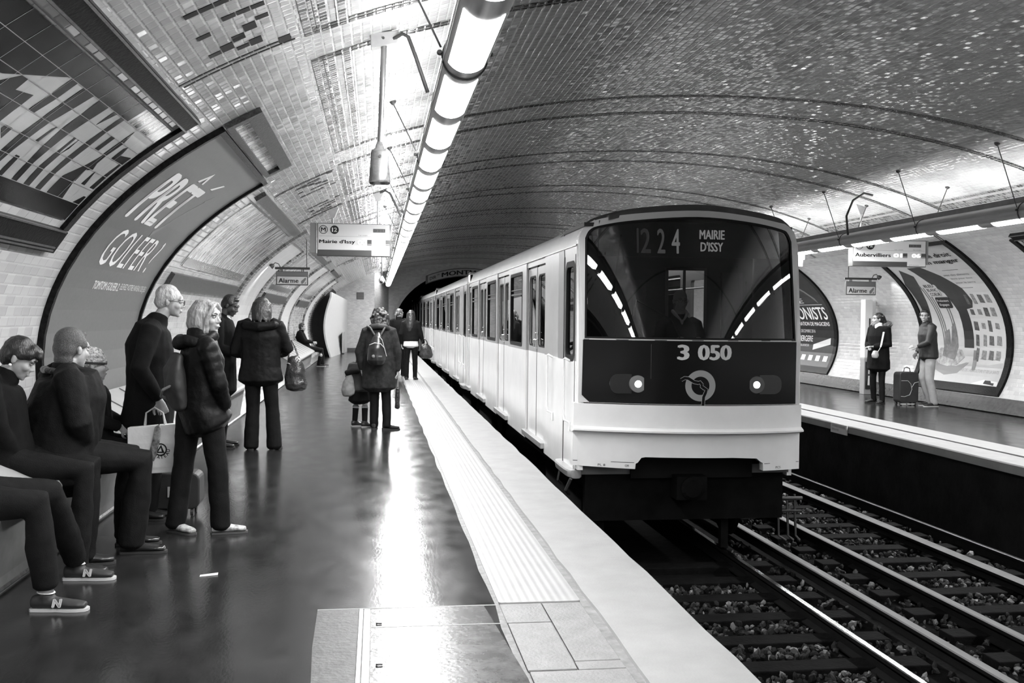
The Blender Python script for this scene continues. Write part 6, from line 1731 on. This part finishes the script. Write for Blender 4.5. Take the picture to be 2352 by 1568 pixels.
# ---------------------------------------------------------------- 9. lone seated passenger far down the platform
J = sit(.48, .12, .50)
J['head'] = Head((0, -.10, 1.205), 0, 2, 0, 1.0)
set_(J, neck=(0, -.12, 1.07), wrL=(-.1, .24, .74), wrR=(.12, .24, .74), anR=(.08, .42, .1), anL=(-.10, .52, .1))
p = person('lone person in a dark coat sitting on the far bench by the exit', (-2.18, 31.2, 0), 88, J, voxel=.009)
face_parts(p, J['head'], SKIN)
b = MB(); hair_cap(b, J['head'], .052, 1.03, -.06); organic('hair', b, HAIR_K, p, .01, 2)
jacket(p, J, 'coat', COAT, .50, .21, .16, .07, .015, .085, 1.1, voxel=.014); trousers(p, J, BLK, voxel=.014)
for sd in 'LR': shoe(p, 'shoe', J['an' + sd], J['toe' + sd] + 5, .28, SHOE, SOLE_W)

# ---------------------------------------------------------------- 10. curly woman with backpack and umbrella, 11. child
J = stand(1.66)
J['head'] = Head((0, .055, 1.525), -20, 16, 0, 1.0)
set_(J, elR=(.25, -.02, 1.06), wrR=(.255, .02, .80), hdR=((0, .1, -1), (1, 0, 0), 1.0), elL=(-.27, .02, 1.06), wrL=(-.24, .08, .82), anL=(-.06, -.01, .09), anR=(.115, -.03, .09), knL=(-.06, .03, .48), knR=(.10, .02, .48), toeL=0, toeR=72)
p = person('person in a grey wool coat seen from behind, wearing a small backpack', (.03, 13.75, 0), 4, J, fem=True)
face_parts(p, J['head'], SKIN)
H = J['head']; b = MB(); random.seed(3); hair_cap(b, H, .05, 1.05, -.07)
for k in range(130):
    a, z = random.uniform(0, 2 * PI), random.uniform(-.12, .12); r = .085 + .02 * (z < .03) - max(0, z - .05) * .5
    if math.sin(a) > .55 and z < .06: continue
    H.e(b, r * 1.05 * math.cos(a), r * 1.1 * math.sin(a) - .02, z, .026, .026, .026, 8, 6)
organic('hair', b, HAIR_BR, p, .008, 3, .022, _CH)
jacket(p, J, 'wool_coat', WOOL, .58, .215, .155, .066, .012, .0, 1.10)
b = MB(); N = V(*J['neck']); limb(b, [N + V(-.15, -.01, -.03), N + V(-.09, -.095, .01), N + V(0, -.115, .02), N + V(.09, -.095, .01), N + V(.15, -.01, -.04)], [.03, .038, .040, .038, .03], 12); organic('collar', b, mat('cloth_collar', .02, .7), p, .010, 2, .01)
trousers(p, J, BLK, thigh=.088, knee=.068, ankle=.060)
for sd in 'LR':
    s_ = shoe(p, 'boot', J['an' + sd], J['toe' + sd], .25, SHOE, SOLE, .015, .13)
bk = thing('backpack', 'small black backpack with pale trim on the grey wool coat', 'backpack', (.03, 13.58, 1.1))
b = MB(); loft(b, [(.0, 13.53, .93), (.0, 13.50, .97), (.0, 13.50, 1.12), (.01, 13.53, 1.26), (.015, 13.57, 1.33)], [(.11, .06), (.13, .075), (.12, .075), (.075, .05), (.03, .02)]); organic('body', b, mat('nylon_gloss', .016, .3, var=.3, spec=.6), bk, .010, 3, .012, world=True)
b = MB(); b.tube([(-.10, 13.455, 1.17), (-.03, 13.425, 1.20), (.05, 13.425, 1.19), (.10, 13.455, 1.13), (.13, 13.47, 1.02)], .0045, 6); b.tube([(.02, 13.455, 1.30), (.07, 13.45, 1.24), (.10, 13.455, 1.13)], .004, 6); b.build('trim', INK_WD, bk, smooth=60)
b = MB(); [b.tube([(x0, 13.60, 1.30), (x0 + dx * .6, 13.60, 1.40), (x0 + dx, 13.66, 1.42)], .014, 8) for x0, dx in ((.05, .09), (-.03, -.10))]; b.build('strap', mat('strap_grey', .06, .6), bk, smooth=60)
b = MB(); b.ell((-.045, 13.425, 1.02), .022, .008, .022); b.box(.02, .07, 13.415, 13.43, 1.01, 1.03); b.build('badge', INK_G, bk)
um = thing('folded_umbrella', 'small folded black umbrella hanging from the grey wool coat wearer\'s hand', 'umbrella', (.285, 13.77, .5))
b = MB(); b.tube([(.285, 13.77, .80), (.292, 13.77, .70), (.290, 13.77, .585)], .004, 6); b.build('wrist_strap', mat('strap_white', .5, .6), um)
b = MB(); b.tube([(.29, 13.77, .585), (.288, 13.77, .56), (.29, 13.77, .54), (.285, 13.77, .42), (.285, 13.77, .36), (.285, 13.77, .34), (.285, 13.77, .30), (.285, 13.77, .285)], [.012, .026, .030, .036, .030, .036, .036, .02], 12); b.build('canopy', mat('nylon_crumpled', .014, .25, bump=1.0, bs=60), um, smooth=60)

J = stand(1.12)
for k_ in list(J):
    pass
J['head'] = Head((.02, .05, 1.01), 25, 10, 0, .92)
set_(J, neck=(0, .0, .90), chest=(0, 0, .80), shL=(-.12, 0, .86), shR=(.12, 0, .86), elL=(-.17, .0, .70), wrL=(-.15, .06, .56), elR=(.16, .02, .70), wrR=(.14, .08, .56), hk=.72, hipL=(-.06, 0, .58), hipR=(.06, 0, .58), toeL=55, toeR=60, anL=(-.07, 0, .07), anR=(.10, -.06, .07), knL=(-.06, .02, .33), knR=(.08, .0, .33))
p = person('small person in a short skirt and striped knee socks beside the grey wool coat', (-.235, 14.15, 0), 20, J, fem=True, bodyscale=.74, child=True)
face_parts(p, J['head'], SKIN)
b = MB(); hair_cap(b, J['head'], .05, 1.03, -.07); organic('hair', b, HAIR_BR, p, .009, 2, .012, _CH)
jacket(p, J, 'coat', mat('cloth_childcoat', .05, .85, var=.4), .52, .155, .125, .050, .014, .06, 1.12, cuff=.036)
b = MB(); loft(b, [(0, 0, .37), (0, 0, .48), (0, 0, .60)], [(.165, .14), (.145, .12), (.12, .10)]); organic('skirt', b, BLK, p, .010, 2, .015)
for sd in 'LR':
    an, kn = V(*J['an' + sd]), V(*J['kn' + sd])
    b = MB(); limb(b, [an, an.lerp(kn, .85)], [.038, .046]); so = organic('knee_sock', b, BLK, p, .008, 1)
    b = MB(); [b.lathe(an.lerp(kn, f), [(.047, -.004), (.049, 0), (.047, .004)], kn - an, 18) for f in (.76, .83)]; b.build('stripe', INK_W, so, smooth=60, world=False)
    shoe(p, 'shoe', J['an' + sd], J['toe' + sd], .20, SHOE, SOLE_W)
cbag = thing('cloth_bag', 'pale crumpled cloth bag held beside the short skirt and knee socks', 'bag', (-.40, 14.0, .6))
b = MB(); loft(b, [(-.38, 14.0, .46), (-.39, 14.0, .52), (-.385, 14.0, .64), (-.37, 14.02, .74)], [(.08, .06), (.095, .07), (.075, .055), (.035, .03)]); organic('body', b, mat('cloth_pale', .20, .8, var=.3, vs=10), cbag, .010, 2, .025, world=True)
b = MB(); limb(b, [(-.42, 14.0, .76), (-.34, 13.99, .79), (-.25, 14.0, .79)], [.04, .045, .04]); organic('roll', b, BLK, cbag, .01, 1, .01, world=True)

# ---------------------------------------------------------------- 12, 13. two women by the platform edge
J = stand(1.72)
J['head'] = Head((0, .04, 1.59), 5, 4)
set_(J, anL=(-.10, -.02, .085), anR=(.10, .04, .085), elR=(.25, .0, 1.1), wrR=(.30, .05, .90))
p = person('person in a short dark jacket over a white shirt hem, near the train', (.83, 24.6, 0), 12, J, fem=True, voxel=.008)
H = J['head']; face_parts(p, H, SKIN)
b = MB(); hair_cap(b, H, .05, 1.04, -.07)
for k in range(11):
    a = PI * (.02 + .96 * k / 10); x0, y0h = .082 * math.cos(a), -.03 - .075 * math.sin(a)
    limb(b, [H.p(x0 * .4, y0h * .5, .115), H.p(x0, y0h, .04), H.p(x0 * 1.15, y0h * 1.2, -.10), H.p(x0 * 1.1, y0h * 1.4, -.30), H.p(x0 * .9, y0h * 1.4, -.40)], [.020, .026, .030, .026, .010], 8)
organic('hair', b, mat('hair_longbrown', .02, .42, var=.6, vs=60, stretch=(1, 1, .12)), p, .010, 2, .012, _CH)
jacket(p, J, 'jacket', BLK, .97, .20, .15, .062, .015, 0, 1.0, voxel=.013)
b = MB(); loft(b, [(0, 0, .84), (0, 0, .92), (0, 0, 1.0)], [(.195, .15), (.185, .14), (.16, .12)]); organic('shirt_hem', b, INK_W, p, .012, 2, .012)
trousers(p, J, BLK, thigh=.090, knee=.066, ankle=.056, voxel=.012)
for sd in 'LR': shoe(p, 'shoe', J['an' + sd], J['toe' + sd], .24)
hb = thing('handbag', 'dark handbag hanging beside the white shirt hem next to the train', 'handbag', (1.20, 24.55, .7))
b = MB(); loft(b, [(1.20, 24.55, .56), (1.20, 24.55, .62), (1.19, 24.55, .78), (1.15, 24.55, .86)], [(.16, .07), (.18, .08), (.14, .07), (.09, .04)]); organic('body', b, LEATH, hb, .013, 2, .02, world=True)
b = MB(); b.tube([(1.08, 24.53, .84), (1.10, 24.54, .98), (1.16, 24.56, 1.02), (1.22, 24.57, .95), (1.26, 24.56, .82)], .012, 8); b.build('strap', LEATH, hb, smooth=60)
J = stand(1.77)
J['head'] = Head((0, .04, 1.64), 42, 4)
p = person('person in a longer dark coat turning towards the train beside the white-hemmed companion', (.57, 25.9, 0), 14, J, fem=True, voxel=.008)
H = J['head']; face_parts(p, H, SKIN)
b = MB(); hair_cap(b, H, .045, 1.0, -.06); limb(b, [H.p(0, -.10, .02), H.p(0, -.13, -.06), H.p(0, -.12, -.17)], [.03, .035, .015]); organic('hair', b, mat('hair_midbrown', .08, .42, var=.5, vs=60), p, .010, 2, .01, _CH)
jacket(p, J, 'coat', COAT, .80, .20, .15, .062, .015, .075, 1.05, voxel=.013)
trousers(p, J, DENIM, voxel=.013)
for sd in 'LR': shoe(p, 'shoe', J['an' + sd], J['toe' + sd], .25, SHOE, SOLE_W)

# ---------------------------------------------------------------- 14. driver
J = sit(.78, .02, .42)
J['head'] = Head((.0, .02, 1.765), 0, 3, 0, 1.04)
set_(J, pelvis=(0, 0, .92), chest=(0, -.02, 1.30), neck=(0, -.01, 1.60), shL=(-.20, -.02, 1.50), shR=(.20, -.02, 1.50), elL=(-.26, .08, 1.22), elR=(.26, .08, 1.22), wrL=(-.16, .30, 1.30), wrR=(.16, .30, 1.30), hipL=(-.09, 0, .86), hipR=(.09, 0, .86), knL=(-.12, .36, .86), knR=(.12, .36, .86), anL=(-.12, .34, .40), anR=(.12, .34, .40))
p = person('person in a dark jumper, glasses and pale collar seated behind the train windscreen', (3.37, 10.84, 0), 180, J, skin=SKIN_CAB, voxel=.007)
face_parts(p, J['head'], SKIN_CAB)
H = J['head']
b = MB()
for sx in (-1, 1):
    b.tube([H.p(sx * .034 + .024 * math.cos(a), .108, .000 + .017 * math.sin(a)) for a in lin(0, 2 * PI, 16)], .0025, 6); b.tube([H.p(sx * .058, .106, .004), H.p(sx * .080, -.01, .004)], .002, 6)
b.tube([H.p(-.011, .109, .004), H.p(.011, .109, .004)], .002, 6); b.build('glasses', DARKM, p, smooth=60, world=False)
jacket(p, J, 'jumper', BLK, .82, .21, .155, .066, .012, .0, 1.0)
N = V(*J['neck']); b = MB()
for sx in (-1, 1):
    limb(b, [N + V(sx * .075, -.02, .05), N + V(sx * .075, .06, .02), N + V(sx * .02, .11, -.05)], [.020, .022, .012], 8)
limb(b, [N + V(0, .095, -.06), N + V(0, .105, -.10)], [.024, .012], 8)
organic('shirt_collar', b, mat('shirt_blue', .48, .7), p, .008, 1)
trousers(p, J, TROU, low=.40)
for sd in 'LR': shoe(p, 'shoe', J['an' + sd], 0, .27, lift=.31)
fr_ = None

# ---------------------------------------------------------------- 15, 16. couple on the opposite platform
J = stand(1.73)
J['head'] = Head((0, .035, 1.60), 32, 0)
set_(J, elL=(-.24, .0, 1.12), wrL=(-.06, .22, 1.08), elR=(.25, .0, 1.12), wrR=(.06, .24, 1.06), hdL=((.9, .4, .0), (0, -.2, 1), .6), hdR=((-.9, .4, .0), (0, -.3, 1), .6), anL=(-.12, .02, .085), anR=(.13, -.04, .085), toeL=-10, toeR=18)
p = person('person in a dark parka with fur-trimmed hood and pale scarf on the opposite platform', (9.42, 17.75, 0), -112, J, fem=True)
H = J['head']; face_parts(p, H, SKIN)
b = MB(); hair_cap(b, H, .046, 1.0, -.06)
for k in range(6):
    a = -.5 + k * .2; limb(b, [H.p(.03 * (k - 2.5), -.07, .06), H.p(.02 * (k - 2.5), -.11, -.02), H.p(.02 * (k - 2.5), -.13, -.15), H.p(.015 * (k - 2.5), -.12, -.24)], [.03, .032, .028, .012], 8)
organic('hair', b, HAIR_K, p, .009, 2, .01, _CH)
jacket(p, J, 'parka', COAT, .66, .215, .165, .068, .016, .0, 1.08)
N = V(*J['neck']); b = MB(); limb(b, [N + V(-.14, .02, .0), N + V(-.14, -.09, .03), N + V(0, -.16, .03), N + V(.14, -.09, .03), N + V(.14, .02, .0)], [.055, .07, .075, .075, .06], 12); organic('fur_trim', b, FUR, p, .010, 1, .05, _CH)
b = MB(); limb(b, [N + V(0, .02, -.01), N + V(0, .025, .06)], [.078, .07]); limb(b, [N + V(-.01, .08, .02), N + V(-.02, .12, -.10), N + V(-.02, .14, -.19)], [.04, .03, .012]); organic('scarf', b, INK_W, p, .010, 1, .015)
trousers(p, J, BLK, thigh=.084, knee=.062, ankle=.052)
for sd in 'LR': shoe(p, 'boot', J['an' + sd], J['toe' + sd], .24, SHOE, SOLE, .02, .08)
ph = thing('mobile_phone', 'slim pale phone held up by the wearer of the fur-trimmed parka', 'phone', (9.30, 17.55, 1.1))
b = MB(); b.add([(9.315, 17.50, 1.08), (9.335, 17.49, 1.08), (9.405, 17.52, 1.36), (9.385, 17.53, 1.36), (9.32, 17.515, 1.08), (9.34, 17.505, 1.08), (9.41, 17.535, 1.36), (9.39, 17.545, 1.36)], [(0, 1, 2, 3), (4, 7, 6, 5), (0, 4, 5, 1), (1, 5, 6, 2), (2, 6, 7, 3), (3, 7, 4, 0)]); b.build('slab', INK_W, ph)
rb = thing('round_bag', 'small round pale bag hanging at the front of the fur-trimmed parka', 'bag', (9.25, 17.5, .93))
b = MB(); loft(b, [(9.22, 17.50, .88), (9.22, 17.50, .93), (9.23, 17.5, 1.0)], [(.06, .03), (.075, .035), (.05, .03)]); organic('body', b, mat('bag_pale', .34, .3, var=.2), rb, .009, 2, world=True)
b = MB(); b.tube([(9.28, 17.52, .98), (9.35, 17.50, 1.12), (9.42, 17.54, 1.36)], .006, 6); b.build('strap', INK_WD, rb)
J = stand(1.80)
J['head'] = Head((0, .06, 1.665), -58, 4)
set_(J, chest=(0, .0, 1.33), neck=(0, .02, 1.52), elR=(.27, -.06, 1.18), wrR=(.22, .10, .98), elL=(-.26, .10, 1.18), wrL=(-.14, .24, 1.10), hdL=((.2, .95, .1), (-.6, 0, .8), .5), pelvis=(0, -.03, .97), hipL=(-.085, -.03, .94), hipR=(.085, -.03, .94), knL=(-.10, -.01, .51), knR=(.10, .02, .51), anL=(-.12, -.10, .085), anR=(.10, -.12, .085), toeL=-8, toeR=6)
p = person('person in a dark jacket and pale chinos glancing back on the opposite platform', (10.08, 17.2, 0), -84, J)
H = J['head']; face_parts(p, H, SKIN, brow=HAIR_K)
b = MB(); hair_cap(b, H, .05, 1.0, -.055); organic('hair', b, HAIR_K, p, .009, 2)
jacket(p, J, 'jacket', mat('cloth_softshell', .014, .6, var=.25), .90, .215, .16, .068, .014, .078, 1.02)
trousers(p, J, CHINO, thigh=.10, knee=.078, ankle=.066)
for sd in 'LR': shoe(p, 'shoe', J['an' + sd], J['toe' + sd], .29, SHOE, SOLE_W)
su = thing('wheeled_suitcase', 'black wheeled suitcase with a curved pale line, standing between the waiting couple', 'suitcase', (9.83, 17.45, 0))
sx0, sx1, sy = 9.62, 10.0, 17.32
b = MB(); b.prism(rrect(sx0, sx1, .05, .62, .06), 'y', sy, sy + .24); b.build('body', mat('nylon_black', .016, .6), su, bevel=.015)
b = MB(); b.tube([(sx0 + .03, sy - .004, .46), (sx0 + .16, sy - .006, .46), (sx0 + .22, sy - .006, .40), (sx0 + .24, sy - .006, .30), (sx0 + .20, sy - .006, .20), (sx0 + .10, sy - .006, .165), (sx0 + .03, sy - .004, .17)], .004, 6); b.tube([(sx0 + .24, sy - .006, .34), (sx0 + .29, sy - .006, .42), (sx1 - .01, sy - .004, .44)], .004, 6); b.build('piping', INK_WD, su, smooth=60)
b = MB(); b.tube([(sx0 + .13, sy + .10, .62), (sx0 + .14, sy + .10, .69), (sx0 + .19, sy + .10, .71), (sx0 + .24, sy + .10, .69), (sx0 + .26, sy + .10, .62)], .010, 8); b.build('handle', DARKM, su, smooth=60)
b = MB(); [b.lathe((x, yy, .03), [(.006, 0), (.03, .0), (.03, .03), (.006, .03)], (1, 0, 0), 14) for x in (sx0 + .03, sx1 - .07) for yy in (sy + .04, sy + .20)]; b.build('wheel', DARKM, su)
b = MB(); b.box(sx0 + .02, sx0 + .13, sy - .006, sy, .02, .035); b.box(sx0 + .16, sx0 + .30, sy - .006, sy, .02, .035); b.build('foot_strip', INK_WD, su)
